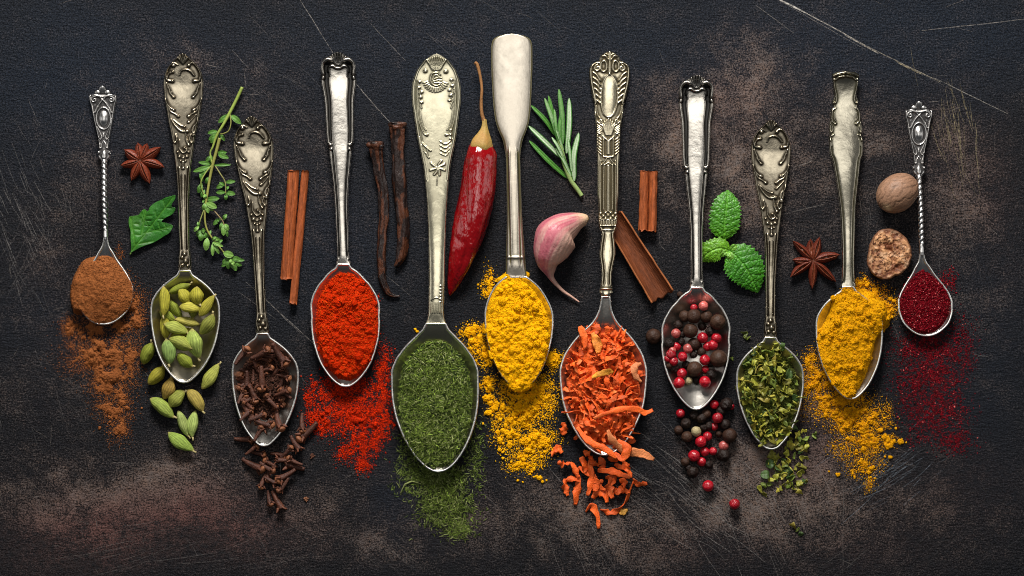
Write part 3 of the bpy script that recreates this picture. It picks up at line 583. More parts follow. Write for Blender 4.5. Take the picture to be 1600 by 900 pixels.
spoon('J', 'silver spoon of mixed peppercorns, shell crest and two dark grooves on its handle', 118, [(90, 1089), (160, 1088.5), (264, 1088), (350, 1088), (450, 1088.5), (540, 1087), (640, 1088)], O_THR, rel_thread, 640, 54, EGGJ, M_SIL['thread'], M_SIL['bowl'], d_thr, [18, 13, 10, 17, 28, 31], tk=1.3, tarn_shade=.25)
spoon('E', 'large pale spoon full of dried dill, floral engraving and monogram on its handle', 84.5, [(60, 682), (130, 681.3), (240, 682.3), (330, 683), (420, 682.8), (500, 681.5), (580, 679.6), (737, 685)], O_E, rel_E, 737, 68.5, ([0, .035, .06, .09, .13, .18, .25, .34, .44, .52, .61, .71, .81, .877, .944, .977, .993, 1], [.24, .30, .38, .48, .62, .76, .91, 1, 1, .985, .94, .84, .69, .555, .37, .23, .12, 0]), M_SIL['yellow'], M_SIL['yellow'], dm((0, 1), (60, 1.5), (150, 1.5), (250, 2.2), (400, 3), (420, .5)), [12, 9, 9, 20, 36, 38], tk=.75, tarn_shade=.15, zneck=38, ztip=22)
spoon('G', 'plain smooth spoon with paddle shaped handle heaped with yellow turmeric powder', 53, [(40, 799.5), (130, 799.8), (220, 801), (300, 803), (430, 806.5), (500, 811), (608, 813)], O_G, rel_G, 608, 54, ([0, .02, .05, .09, .14, .20, .27, .35, .443, .575, .697, .819, .90, .95, .985, .996, 1], [.30, .40, .52, .65, .76, .86, .95, 1, .99, .925, .81, .65, .475, .325, .175, .09, 0]), M_SIL['plain'], M_SIL['yellow'], dm((0, 1), (20, 2.5), (80, 3), (150, 3), (250, 4.6), (360, 4), (378, 1)), [10, 9, 9, 18, 32, 33], tk=.8, tarn_shade=.2)
spoon('H', 'richly moulded golden silver spoon heaped with orange dried carrot shreds', 80, [(60, 953.2), (130, 952.8), (200, 951), (300, 950), (370, 949.3), (463, 946.3), (580, 942.6), (711, 944)], O_H, rel_H, 711, 68.5, EGG_H, M_SIL['ornate'], M_SIL['bowl'], dm((0, 2), (60, 3), (200, 5), (262, 5), (290, 3), (380, 3), (383, .6)), [10, 9, 9, 20, 36, 38], th=6, tk=1.1, tarn_shade=.2, zneck=38, ztip=22)
spoon('L', 'dull silver spoon with flared squared tip, heaped with golden curry powder', 112, [(90, 1322), (200, 1322.5), (300, 1324.7), (446, 1324.6), (507, 1326.5), (624, 1330)], O_L, rel_L, 623.5, 52.7, EGGP, M_SIL['edge'], M_SIL['bowl'], dm((0, 1), (30, -.5), (70, 1), (130, 3), (250, 3.6), (335, .8)), [19, 14, 11, 16, 30, 32], tk=1.1, tarn_shade=.4)

def teaspoon(key, label, y0, cen, ytip, mirror=1):
    xc = lin(*cen); oy = (y0+ytip)/2; ox = float(xc(oy)); hwm = 43
    root = bpy.data.objects.new('teaspoon', None); COL.objects.link(root); root.location = PX(ox, oy, 0)*(1-18/HC)
    tag(root, label, 'teaspoon')
    yn = y0+236; B = Bowl(xc, yn, ytip, hwm, EGG_T, zneck=26, ztip=16); B.ox = ox; B.oy = oy; BOWLS[key] = B
    add('bowl', B.mesh(M_SIL['tea'], ox, oy, .15), root)
    zc = pchip([0, 10, 40, 120, 126], [12, 9, 8, 13, 13.5])
    add('finial', handle_mesh('finial', xc, y0, O_T, rel_T, M_SIL['tea'], ox, oy, zc, dm((0, 1), (60, .6), (100, 1), (122, 3)), 4, 1.9), root)
    v = np.arange(112, 241, .7); zz = pchip([110, 122, 180, 241], [11, 12, 22, 24.5])(v)
    P = np.column_stack([xc(y0+v)-ox, oy-(y0+v), zz]); r = np.interp(v, [110, 122, 150, 236, 241], [3.4, 4.4, 4.6, 3.7, 3.0])
    tw = np.interp(v, [112, 118, 222, 230], [0, 1, 1, 0])
    phase = np.cumsum(.7*tw)*.36*mirror; amp = tw*.20
    V, F, u, t_ = tube(P, r, 20, lambda U, TH: 1+amp[:, None]*(np.abs(np.cos(TH+phase[:, None]))*2-1.2))
    ii = np.clip((u*(len(v)-1)).round().astype(int), 0, len(v)-1)
    ta = np.clip(amp[ii]/.2*(0.55-np.abs(np.cos(t_+phase[ii])))*1.8, 0, 1)
    add('twisted_stem', mesh('twisted_stem', V, F, M_SIL['tea'], True, None, {'tarnish_shade': ta}), root)
teaspoon('A', 'small silver teaspoon with twisted stem, heaped with brown cinnamon powder', 134, [(120, 158.5), (236, 161.7), (300, 163.5), (375, 165.8), (450, 165.3), (507, 161)], 507.5)
teaspoon('M', 'small silver teaspoon with twisted stem, filled with dark red sumac', 158, [(140, 1437), (260, 1436.5), (330, 1438), (395, 1439.5), (460, 1445), (525, 1448)], 525.5, -1)

# ------------------------------------------------------------ powders and loose stuff
def octa(P, R, sq=.7):
    """many little grains at P (n,3) radius R (n)"""
    n = len(P); D = np.array([[1, 0, 0], [0, 1, 0], [-1, 0, 0], [0, -1, 0], [0, 0, 1], [0, 0, -1]], float)
    a = rng.uniform(0, 2*pi, n); j = rng.uniform(.55, 1.35, (n, 6))
    X = D[None]*j[..., None]*R[:, None, None]; ca, sa = np.cos(a)[:, None], np.sin(a)[:, None]
    x = X[..., 0]*ca-X[..., 1]*sa; y = X[..., 0]*sa+X[..., 1]*ca
    tl = rng.uniform(-.5, .5, (n, 1)); z = X[..., 2]*sq+x*tl
    V = (np.stack([x, y, z], -1)+P[:, None, :]).reshape(-1, 3)
    f = np.array([[0, 1, 4], [1, 2, 4], [2, 3, 4], [3, 0, 4], [1, 0, 5], [2, 1, 5], [3, 2, 5], [0, 3, 5]])
    return V, (f[None]+6*np.arange(n)[:, None, None]).reshape(-1, 3)
def ccol(n, base, var, dark=0.0, alt=None, altp=0.0):
    c = np.tile(base, (n, 1))*(1+rng.normal(0, var, (n, 1)))
    if alt is not None: k = rng.random(n) < altp; c[k] = np.array(alt)*(1+rng.normal(0, var, (k.sum(), 1)))
    return np.clip(c, 0.001, 1)
def spill(name, label, cat, L, n, base, rmin=.45, rmax=1.2, clump=(10, .5), lumps=None, alt=None, altp=.0, var=.2, pile=2.2, thr=.22, seed=1):
    """L: blobs (x,y,rx,ry,weight). Fine grains scattered by density plus a thin low bed where it lies thick."""
    n = int(n*1.45); rmin *= .62; thr *= .78; pile *= 1.7
    ox, oy = np.mean([b[0] for b in L]), np.mean([b[1] for b in L])
    x0 = min(b[0]-2.2*b[2] for b in L); x1 = max(b[0]+2.2*b[2] for b in L); y0 = min(b[1]-2.2*b[3] for b in L); y1 = max(b[1]+2.2*b[3] for b in L)
    def dens(x, y):
        wx = x+14*(fbm(x, y, 24, 3, seed)-.5); wy = y+14*(fbm(x, y, 24, 3, seed+9)-.5); t = 0
        for (bx, by, rx, ry, s_) in L: t = np.maximum(t, s_*np.exp(-(((wx-bx)/rx)**2+((wy-by)/ry)**2)**1.25))
        k = fbm(x, y, clump[0], 4, seed+20, .6)
        return np.clip(t*(1-clump[1]+clump[1]*np.clip((k-.34)*4.5, 0, 1.6)), 0, 1.4)
    V0 = []; F0 = []; C0 = []; n0 = 0
    gx = np.arange(x0, x1, 1.0); gy = np.arange(y0, y1, 1.0); X, Y = np.meshgrid(gx, gy)
    d = dens(X, Y); h = (d-thr-.25*fbm(X, Y, 3.5, 3, seed+3))*pile*2.2+.8*(fbm(X, Y, 3, 3, seed+4)-.5)
    H = np.where(h > .05, h, -1.0); F = gridF(len(gy), len(gx), flip=True); hv = H.ravel(); keep = (hv[F] > -.5).any(1); F = F[keep]
    V = np.stack([X.ravel()-ox, oy-Y.ravel(), hv], -1); used = np.unique(F); mp = np.full(len(V), -1); mp[used] = np.arange(len(used))
    if len(used):
        V0.append(V[used]); F0.append(mp[F]); cc = np.tile(base, (len(used), 1))*(.8+.4*fbm(V[used][:, 0], V[used][:, 1], 5, 3, seed+8))[:, None]; C0.append(cc); n0 += len(used)
    # grains
    m = n*14; x = rng.uniform(x0, x1, m); y = rng.uniform(y0, y1, m); dd = dens(x, y); k = rng.random(m) < np.clip(dd*1.1, 0, 1)*.9+.004*(dd > .005)
    x = x[k][:n]; y = y[k][:n]; dd = dd[k][:n]; r = rmin+(rmax-rmin)*rng.random(len(x))**2.2
    z = np.maximum(0, bilerp(np.maximum(H, 0), (y-y0), (x-x0)))+r*.35
    V, F = octa(np.stack([x-ox, oy-y, z], -1), r); T0 = [F+n0]; V0.append(V); C0.append(np.repeat(ccol(len(x), base, var, alt=alt, altp=altp), 6, 0)); n0 += len(V)
    if lumps:
        lx = []; 
        for (bx, by, rx, ry, cnt, r0, r1) in lumps:
            for _ in range(cnt):
                cx, cy, cr = bx+rng.normal(0, rx), by+rng.normal(0, ry), r0*.6+(r1-r0*.4)*rng.random()**1.8; ax, ay = rng.uniform(.65, 1.4, 2)
                q = int(26*cr**1.3)
                p = rng.normal(0, 1, (q, 3)); p /= np.linalg.norm(p, axis=1)[:, None]; p *= cr*rng.uniform(.72, 1.0, (q, 1))
                p[:, 2] = np.abs(p[:, 2])*.8; p *= (1+.5*(vn(p[:, 0]*.6+9*cx, p[:, 1]*.6+p[:, 2], 5)-.5))[:, None]; lx.append(np.column_stack([cx-ox+p[:, 0]*ax, oy-cy+p[:, 1]*ay, p[:, 2]*.8+.3]))
        P = np.vstack(lx); V, F = octa(P, rng.uniform(.8, 1.9, len(P)), 1.0); T0.append(F+n0); V0.append(V); C0.append(np.repeat(ccol(len(P), base, var*.7), 6, 0)); n0 += len(V)
    me = mesh(name, np.vstack(V0), F0+[np.vstack(T0)], M_GRAIN, True, np.vstack(C0))
    o = add(name, me, loc=PX(ox, oy, 0)); tag(o, label, cat, None, 'stuff'); return o
def heap(name, label, cat, key, top, base, region=None, rough=2.0, sc=7, grains=5000, gr=(.5, 1.3), seed=3, ridg=0.0, alt=None, altp=0., var=.12, over=None, lum=0.0):
    """powder heaped in spoon `key`; top(x,y)->height of the heap surface"""
    B = BOWLS[key]; x0, x1 = B.O[:, 0].min()-(22 if over else 4), B.O[:, 0].max()+(26 if over else 4); y0, y1 = B.yn-8, B.yt+6
    gx = np.arange(x0, x1, .8); gy = np.arange(y0, y1, .8); X, Y = np.meshgrid(gx, gy)
    def surf(X, Y):
        n1 = fbm(X, Y, sc, 4, seed, .6)-.5; n2 = fbm(X, Y, sc*3.2, 3, seed+5)-.5
        rd = (1-np.abs(2*fbm(X, Y, sc*1.6, 4, seed+11, .55)-1)*2.0)
        wx = X+5*fbm(X, Y, 9, 2, seed+2); wy = Y+5*fbm(X, Y, 9, 2, seed+6); msk = np.clip((fbm(X, Y, 22, 3, seed+15)-.30)*3, .15, 1)
        wl = (.55-worley(wx, wy, 11, seed)[0])*2.6+(.5-worley(wx, wy, 5.0, seed+1)[0])*1.6
        return top(X, Y)+rough*n1*2.0+rough*n2*3.0+ridg*rd*.6+rough*.46*wl*msk
    rr = B.rr(X, Y)[0]; Z = surf(X, Y); bz = B.z(X, Y)
    floor = np.where(rr < .985, bz, 0.0)
    out = (rr > .985)
    if over is not None:
        f = np.clip(over(X, Y), 0, 1); Z = np.where(out, Z*f-2*(1-f), Z)
        ok = (Z > floor-1.2) & (~out | (f > .02))
    else: ok = (Z > floor-1.2) & ~out
    F = gridF(len(gy), len(gx), flip=True); kv = ok.ravel(); F = F[kv[F].all(1)]
    V = np.stack([X.ravel()-B.ox, B.oy-Y.ravel(), Z.ravel()], -1); used = np.unique(F); mp = np.full(len(V), -1); mp[used] = np.arange(len(used))
    Vs = [V[used]]; n0 = len(used); mott = .82+.36*fbm(X.ravel()[used], Y.ravel()[used], 9, 3, seed+8)
    Cs = [np.tile(base, (n0, 1))*mott[:, None]]
    k = rng.choice(used, grains); gxp = X.ravel()[k]+rng.uniform(-.8, .8, grains); gyp = Y.ravel()[k]+rng.uniform(-.8, .8, grains); r = gr[0]+(gr[1]-gr[0])*rng.random(grains)**2
    G, GF = octa(np.stack([gxp-B.ox, B.oy-gyp, Z.ravel()[k]+r*.3], -1), r, .8); Cs.append(np.repeat(ccol(grains, base, var, alt=alt, altp=altp), 6, 0))
    Vs.append(G); parts = [GF+n0]; n0 += len(G)
    if lum:
        lx = []; kk = rng.choice(used, int(lum))
        for q in kk:
            cr = rng.uniform(2, 5.5)*rng.random()**.5+1; m = int(20*cr**1.4); p = rng.normal(0, 1, (m, 3)); p /= np.linalg.norm(p, axis=1)[:, None]
            p *= cr*rng.uniform(.8, 1, (m, 1)); p[:, 2] = np.abs(p[:, 2])*.8
            lx.append(p*[1, 1, 1]+[X.ravel()[q]-B.ox, B.oy-Y.ravel()[q], Z.ravel()[q]-.6])
        P = np.vstack(lx); G, GF = octa(P, rng.uniform(.9, 1.9, len(P)), 1); Vs.append(G); parts.append(GF+n0); Cs.append(np.repeat(ccol(len(P), base, var*.6), 6, 0))
    me = mesh(name, np.vstack(Vs), [mp[F], np.vstack(parts)], M_POW, True, np.vstack(Cs))
    o = add(name, me, loc=PX(B.ox, B.oy, 0)*(1-22/HC)); tag(o, label, cat, None, 'stuff'); return o
def el(x, y, cx, cy, rx, ry): return ((x-cx)/rx)**2+((y-cy)/ry)**2
C_PAP = (0.56, 0.026, 0.002); C_TUR = (0.90, 0.455, 0.004); C_CUR = (0.70, 0.33, 0.004); C_CIN = (0.29, 0.098, 0.030); C_SUM = (0.155, 0.004, 0.009)

heap('paprika_powder', 'bright red paprika powder heaped in the polished spoon', 'paprika', 'D',
     lambda x, y: 26+5*(1-el(x, y, 539, 500, 52, 84))-30*np.clip(el(x, y, 543, 505, 46, 82)-.95, 0, 9)*1.6+4*np.exp(-((x-555)**2+(y-470)**2)/300)-4*np.exp(-((x-548)**2+(y-500)**2)/200), C_PAP, rough=2.9, sc=7, grains=9000, gr=(.5, 1.5), seed=3, alt=(.66, .07, .006), altp=.3, ridg=.8, lum=30)
def B_out(key, x, y):
    r, a, R = BOWLS[key].rr(x, y); return (r-1)*R
heap('turmeric_powder', 'bright yellow turmeric powder heaped in the plain spoon', 'turmeric', 'G',
     lambda x, y: 30+6*(1-el(x, y, 808, 512, 48, 90))-28*np.clip(el(x, y, 808, 520, 47, 91)-.97, 0, 9)*1.6-9*np.clip((x-(806+.62*(y-425)))/9, 0, 1.7)*(y < 500), C_TUR, rough=2.8, sc=13, grains=6000, gr=(.4, 1.2), seed=13, ridg=1.8, lum=70,
     over=lambda x, y: np.clip(1-(B_out('G', x, y)-1.5-4*fbm(x, y, 9, 2, 4))/2.5, 0, 1)*((x < 800) & (y > 505) & (y < 520) | (x < 800) & (y > 546) & (y < 560) | (y > 598) | (y < 440)&(x<826)))
heap('curry_powder', 'golden curry powder heaped over the right rim of the dull spoon', 'curry powder', 'L',
     lambda x, y: 28+9*np.exp(-((x-1374)/20)**2-((y-486)/24)**2)+7*(1-el(x, y, 1320, 520, 46, 85))-28*np.clip(el(x, y, 1318+34*np.exp(-((y-488)/30)**2), 530, 43+10*np.exp(-((y-480)/30)**2), 92)-.95, 0, 9)*1.5-9*np.clip((x-(1384-.50*(y-500)-9*fbm(x, y, 14, 3, 71)+4))/12, 0, 2.4)*np.clip((y-512)/10, 0, 1), C_CUR, rough=2.8, sc=13, grains=6000, gr=(.4, 1.2), seed=33, ridg=1.6, lum=45,
     over=lambda x, y: np.clip(1-(B_out('L', x, y)-16+12*fbm(x, y, 8, 3, 4))/7, 0, 1)*np.exp(-((y-484)/26)**4)*(x > 1330))
heap('cinnamon_powder', 'brown cinnamon powder piled over the left rim of the teaspoon', 'cinnamon powder', 'A',
     lambda x, y: 21-15*np.clip((400-y)/9, 0, 2)+7*(1-el(x, y, 152, 452, 48, 48))-12*np.clip(el(x, y, 157, 450, 50.5, 53)-.95, 0, 9), C_CIN, rough=1.9, sc=13, ridg=.8, grains=5000, gr=(.4, 1.0), seed=43, var=.1,
     over=lambda x, y: np.clip(1-(B_out('A', x, y)-12+3*fbm(x, y, 8, 2, 4))/6, 0, 1)*(x < 158)*np.clip((492-y)/10, 0, 1)*np.clip((y-403+.25*(x-130))/8, 0, 1))
heap('sumac_flakes', 'dark crimson ground sumac filling the right hand teaspoon', 'sumac', 'M',
     lambda x, y: 17+4*(1-el(x, y, 1445, 462, 41, 60))-20*np.clip(el(x, y, 1445, 452, 41.5, 66)-.95, 0, 9), C_SUM, rough=1.0, sc=5, grains=7500, gr=(.45, 1.4), seed=53, var=.45, alt=(.50, .10, .10), altp=.08)

spill('spilled_cinnamon', 'brown cinnamon powder scattered below the left teaspoon', 'cinnamon powder',
      [(215, 487, 13, 28, .9), (190, 512, 22, 16, .7), (112, 512, 15, 15, .85), (140, 520, 30, 22, .8), (155, 552, 44, 28, .85), (178, 590, 32, 30, .8), (180, 632, 26, 30, .62), (185, 668, 16, 22, .5), (205, 560, 18, 30, .5), (187, 398, 6, 12, .4), (200, 460, 12, 26, .5)], 15000, C_CIN, .4, 1.0, (12, .55), lumps=[(175, 645, 12, 8, 4, 1.5, 3), (185, 650, 20, 25, 10, 1, 2)], thr=.35, seed=61, var=.2)
spill('spilled_paprika', 'red paprika powder scattered below the polished spoon', 'paprika',
      [(540, 612, 42, 22, .66), (556, 650, 38, 26, .66), (567, 690, 24, 20, .55), (505, 652, 20, 20, .75), (598, 600, 12, 46, .45), (490, 622, 12, 14, .4), (570, 726, 12, 12, .5), (590, 660, 18, 30, .7), (582, 467, 10, 5, .4), (545, 708, 18, 12, .4)], 15000, C_PAP, .45, 1.5, (8, .75), thr=.55, seed=71, var=.35, alt=(.4, .015, .003), altp=.3)
spill('spilled_turmeric', 'bright yellow turmeric powder crumbled around and below the plain spoon', 'turmeric',
      [(735, 515, 14, 10, .6), (748, 540, 14, 22, .62), (758, 570, 8, 12, .5), (866, 562, 10, 12, .8), (822, 612, 38, 18, .95), (815, 645, 34, 26, .9), (762, 600, 11, 11, .8), (765, 625, 8, 12, .6), (838, 690, 26, 18, .78), (800, 680, 22, 22, .68), (820, 722, 22, 16, .6), (848, 625, 16, 22, .7), (762, 440, 8, 20, .45), (758, 456, 8, 6, .5), (780, 660, 14, 10, .5), (852, 598, 12, 14, .7)], 15000, C_TUR, .45, 1.4, (9, .7),
      lumps=[(737, 520, 6, 5, 5, 2, 4.5), (748, 545, 7, 10, 10, 2, 4.5), (762, 600, 4, 4, 4, 3, 6), (764, 622, 3, 3, 2, 4, 6.5), (770, 640, 6, 6, 6, 2, 4.5), (866, 562, 4, 5, 8, 2, 4.5), (838, 690, 16, 10, 16, 2, 5), (800, 690, 20, 16, 16, 1.5, 4), (825, 720, 18, 12, 14, 1.5, 3.5), (820, 650, 26, 20, 18, 1.5, 4.5), (760, 450, 10, 14, 7, 1, 2.5), (648, 519, 2, 3, 2, 1.5, 2.5), (835, 745, 20, 8, 9, 1, 2.2)], thr=.38, seed=81, var=.15)
spill('spilled_curry', 'golden curry powder scattered below the dull spoon', 'curry powder',
      [(1265, 572, 12, 18, .75), (1278, 598, 22, 24, .85), (1315, 632, 42, 22, .92), (1340, 655, 36, 22, .85), (1350, 690, 28, 20, .62), (1325, 700, 22, 16, .5), (1388, 690, 14, 9, .6), (1350, 728, 22, 16, .5), (1358, 756, 10, 10, .4), (1345, 446, 14, 12, .7), (1388, 478, 12, 16, .75), (1370, 460, 20, 12, .6), (1380, 650, 12, 20, .4)], 15000, C_CUR, .4, 1.2, (9, .6), lumps=[(1350, 690, 26, 24, 26, 1, 3.5), (1388, 690, 7, 5, 8, 1.5, 3), (1350, 735, 16, 14, 12, 1, 2.6), (1386, 480, 8, 10, 10, 1.5, 3.5), (1345, 445, 8, 8, 6, 1.5, 3)], thr=.40, seed=91, var=.18, alt=(.55, .2, .01), altp=.2)
spill('spilled_sumac', 'dark crimson sumac scattered below the right teaspoon', 'sumac',
      [(1452, 545, 40, 26, .62), (1450, 590, 40, 34, .55), (1462, 640, 40, 34, .42), (1490, 690, 22, 16, .42), (1478, 440, 12, 16, .45), (1500, 540, 20, 36, .3), (1440, 680, 20, 14, .2), (1420, 600, 16, 40, .25)], 9500, C_SUM, .45, 1.4, (7, .7), thr=.8, seed=101, var=.5, alt=(.5, .1, .09), altp=.03)

# ------------------------------------------------------------ dill: many tiny needles
def needles(n, x, y, z, l, w_, cz=.25):
    a = rng.uniform(0, 2*pi, n); t = rng.normal(0, cz, n); b = rng.normal(0, .35, n)
    s_ = np.array([-1, -.33, .33, 1.0]); V = []
    d = np.stack([np.cos(a)*np.cos(t), np.sin(a)*np.cos(t), np.sin(t)], -1); p = np.stack([-np.sin(a), np.cos(a), 0*a], -1)
    for s0 in s_:
        c = np.stack([x, y, z], -1)+d*(s0*l/2)[:, None]+p*((1-s0*s0)*b*l*.3)[:, None]; wq = (w_*(1.15-abs(s0)*.8))[:, None]
        V += [c+p*wq, c-p*wq, c+np.array([0, 0, 1.0])*wq*1.1]
    V = np.stack(V, 1).reshape(-1, 3); f = []
    for k in range(3):
        q = 3*k
        for u_, v_ in ((0, 1), (1, 2), (2, 0)): f.append([q+u_, q+v_, q+3+v_, q+3+u_])
    F = (np.array(f)[None]+12*np.arange(n)[:, None, None]).reshape(-1, 4); return V, F
def dillcol(n):
    c = np.array([.098, .140, .022])*np.exp(rng.normal(0, .55, (n, 1))); k = rng.random(n) < .16; c[k] = np.array([.30, .34, .13])*np.exp(rng.normal(0, .25, (k.sum(), 1)))
    return np.repeat(c, 12, 0)
def dill():
    B = BOWLS['E']; gx = np.arange(600, 760, 1.4); gy = np.arange(505, 742, 1.4); X, Y = np.meshgrid(gx, gy)
    def top(x, y): return 25+6*(1-el(x, y, 679, 625, 62, 106))-40*np.clip(el(x, y, 680, 629, 54, 97)-.96, 0, 9)*1.1+8*(fbm(x, y, 22, 4, 7)-.5)
    Z = top(X, Y); ok = (Z > B.z(X, Y)-1) & (B.rr(X, Y)[0] < .975); F = gridF(len(gy), len(gx), flip=True); F = F[ok.ravel()[F].all(1)]
    V = np.stack([X.ravel()-B.ox, B.oy-Y.ravel(), Z.ravel()], -1); used = np.unique(F); mp = np.full(len(V), -1); mp[used] = np.arange(len(used))
    n = 6500; k = rng.choice(used, n); x = X.ravel()[k]+rng.uniform(-1, 1, n); y = Y.ravel()[k]+rng.uniform(-1, 1, n)
    l = rng.uniform(3, 10, n); l[:70] = rng.uniform(11, 22, 70); N, NF = needles(n, x-B.ox, B.oy-y, Z.ravel()[k]+rng.uniform(-.5, 2.0, n), l, rng.uniform(.35, .95, n))
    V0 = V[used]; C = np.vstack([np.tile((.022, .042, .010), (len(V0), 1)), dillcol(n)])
    me = mesh('dried_dill', np.vstack([V0, N]), np.vstack([mp[F], NF+len(V0)]), M_HERB, True, C)
    tag(add('dried_dill', me, loc=PX(B.ox, B.oy)*(1-22/HC)), 'dried green dill filling the large pale spoon', 'dried dill', None, 'stuff')
    L = [(688, 752, 34, 26, 1.0), (700, 790, 34, 30, .95), (716, 826, 20, 14, .7), (660, 740, 30, 20, .7), (640, 700, 16, 50, .35), (745, 720, 10, 40, .3), (735, 690, 20, 40, .3), (640, 765, 24, 8, .3), (665, 790, 14, 20, .4)]
    m = 60000; x = rng.uniform(600, 770, m); y = rng.uniform(640, 850, m); t = 0
    for bx, by, rx, ry, w_ in L: t = np.maximum(t, w_*np.exp(-(el(x, y, bx, by, rx, ry))**1.2))
    kk = rng.random(m) < t*.9*(.35+1.1*fbm(x, y, 9, 3, 77)); x = x[kk][:4600]; y = y[kk][:4600]; n = len(x); l = rng.uniform(3, 8, n)
    l[:14] = rng.uniform(9, 15, 14); N, NF = needles(n, x-690, 770-y, rng.uniform(.6, 4.0, n)*np.clip(1-(el(x, y, 692, 765, 55, 75)), .15, 1), l, rng.uniform(.3, .75, n), .12)
    P, PF = needles(3, np.array([642-690, 722-690, 622-690.]), np.array([770-763, 770-815., 770-758]), np.array([2., 2, 1.5]), np.array([36., 14, 12]), np.array([1.6, 1.1, .7]), .02)
    N = np.vstack([N, P]); NF = np.vstack([NF, PF+12*n]); C = np.vstack([dillcol(n)*.9, np.tile((.25, .28, .10), (36, 1))])
    tag(add('spilled_dill', mesh('spilled_dill', N, NF, M_HERB, True, C), loc=PX(690, 770)), 'dried green dill scattered below the large pale spoon', 'dried dill', None, 'stuff')
dill()

# ------------------------------------------------------------ countable spices
def bed(name, label, cat, key, top, base, seed, rough=2.5):
    """dense crumbled layer under the countable pieces"""
    B = BOWLS[key]; gx = np.arange(B.O[:, 0].min(), B.O[:, 0].max(), .9); gy = np.arange(B.yn, B.yt, .9); X, Y = np.meshgrid(gx, gy)
    Z = top(X, Y)+rough*2*(fbm(X, Y, 7, 4, seed, .65)-.5); ok = (Z > B.z(X, Y)-.8) & (B.rr(X, Y)[0] < .97); F = gridF(len(gy), len(gx), flip=True); F = F[ok.ravel()[F].all(1)]
    V = np.stack([X.ravel()-B.ox, B.oy-Y.ravel(), Z.ravel()], -1); used = np.unique(F); mp = np.full(len(V), -1); mp[used] = np.arange(len(used))
    n = 2200; k = rng.choice(used, n); G, GF = octa(V[k]+[0, 0, .5], rng.uniform(.9, 2.6, n), .6)
    C = np.vstack([np.tile(base, (len(used), 1)), np.repeat(ccol(n, base, .45), 6, 0)])
    me = mesh(name, np.vstack([V[used], G]), [mp[F], GF+len(used)], M_HERB, True, C); tag(add(name, me, loc=PX(B.ox, B.oy)*(1-22/HC)), label, cat, None, 'stuff')
bed('carrot_crumbs', 'fine orange carrot crumbs packed under the shreds in the golden spoon', 'carrot crumbs', 'H', lambda x, y: 18+9*(1-el(x, y, 946, 602, 56, 98))-30*np.clip(el(x, y, 946, 602, 52, 90)-1, 0, 9), (.55, .075, .010), 5)
bed('herb_crumbs', 'fine dark green herb crumbs packed under the flakes in the spoon', 'herb crumbs', 'K', lambda x, y: 17+7*(1-el(x, y, 1203, 612, 46, 80))-30*np.clip(el(x, y, 1203, 612, 42, 72)-1, 0, 9), (.07, .085, .014), 6)
bed('clove_crumbs', 'dark broken bits packed under the cloves in the spoon', 'clove crumbs', 'C', lambda x, y: 14+6*(1-el(x, y, 412, 600, 40, 58))-30*np.clip(el(x, y, 412, 597, 36, 52)-1, 0, 9), (.045, .018, .011), 7)
def rnd_col(V, base, var=.12, sc=6, seed=0): return np.tile(base, (len(V), 1))*(1+var*2*(fbm(V[:, 0]+50, V[:, 1]+31+V[:, 2], sc, 3, seed)-.5))[:, None]
def pod_mesh(L, W, base, seed):
    k = 26; s_ = np.linspace(0, 1, k); r = W/2*np.clip(np.sin(pi*s_**.92)**.72, .05, 1)*(1+.05*np.sin(s_*9+seed)); r[0] = W*.05; r[-1] = W*.07
    x = (s_-.5)*L; P = np.stack([x, 1.2*np.sin(s_*pi*1.0+seed)*W*.08, 0*x], -1)
    V, F, u, t = tube(P, r, 36, lambda U, TH: 1+.10*np.cos(3*TH+seed)+.04*np.cos(15*TH+2*np.sin(U*5))+.10*(fbm(U*5+seed, TH, 1, 3, seed)-.5), .9)
    st = .5+.5*np.cos(15*t+2*np.sin(u*5)); c = np.array(base)[None]*(.66+.55*st)[:, None]*(1+.5*(fbm(V[:, 0]+99, V[:, 1]*2+7, 7, 3, seed)-.5))[:, None]
    tip = np.clip((np.abs(u-.5)-.40)*9, 0, 1)[:, None]; c = c*(1-tip*.8)+np.array([.36, .25, .10])*tip*.8
    me = mesh('cardamom_pod', V, F, M_POD, True, c)
    P2 = np.array([[L*.47, 0, 0], [L*.53, .6, .3], [L*.59, 1.2, .4]]); V2, F2, _, _ = tube(P2, [W*.10, W*.075, W*.09], 8)
    return me, mesh('stalk', V2, F2, M_STALK, True, np.tile((.42, .35, .16), (len(V2), 1)))
GRN = (.22, .26, .030); YEL = (.36, .33, .035); PAL = (.34, .385, .070); BRN = (.33, .22, .045); OLV = (.22, .24, .04)
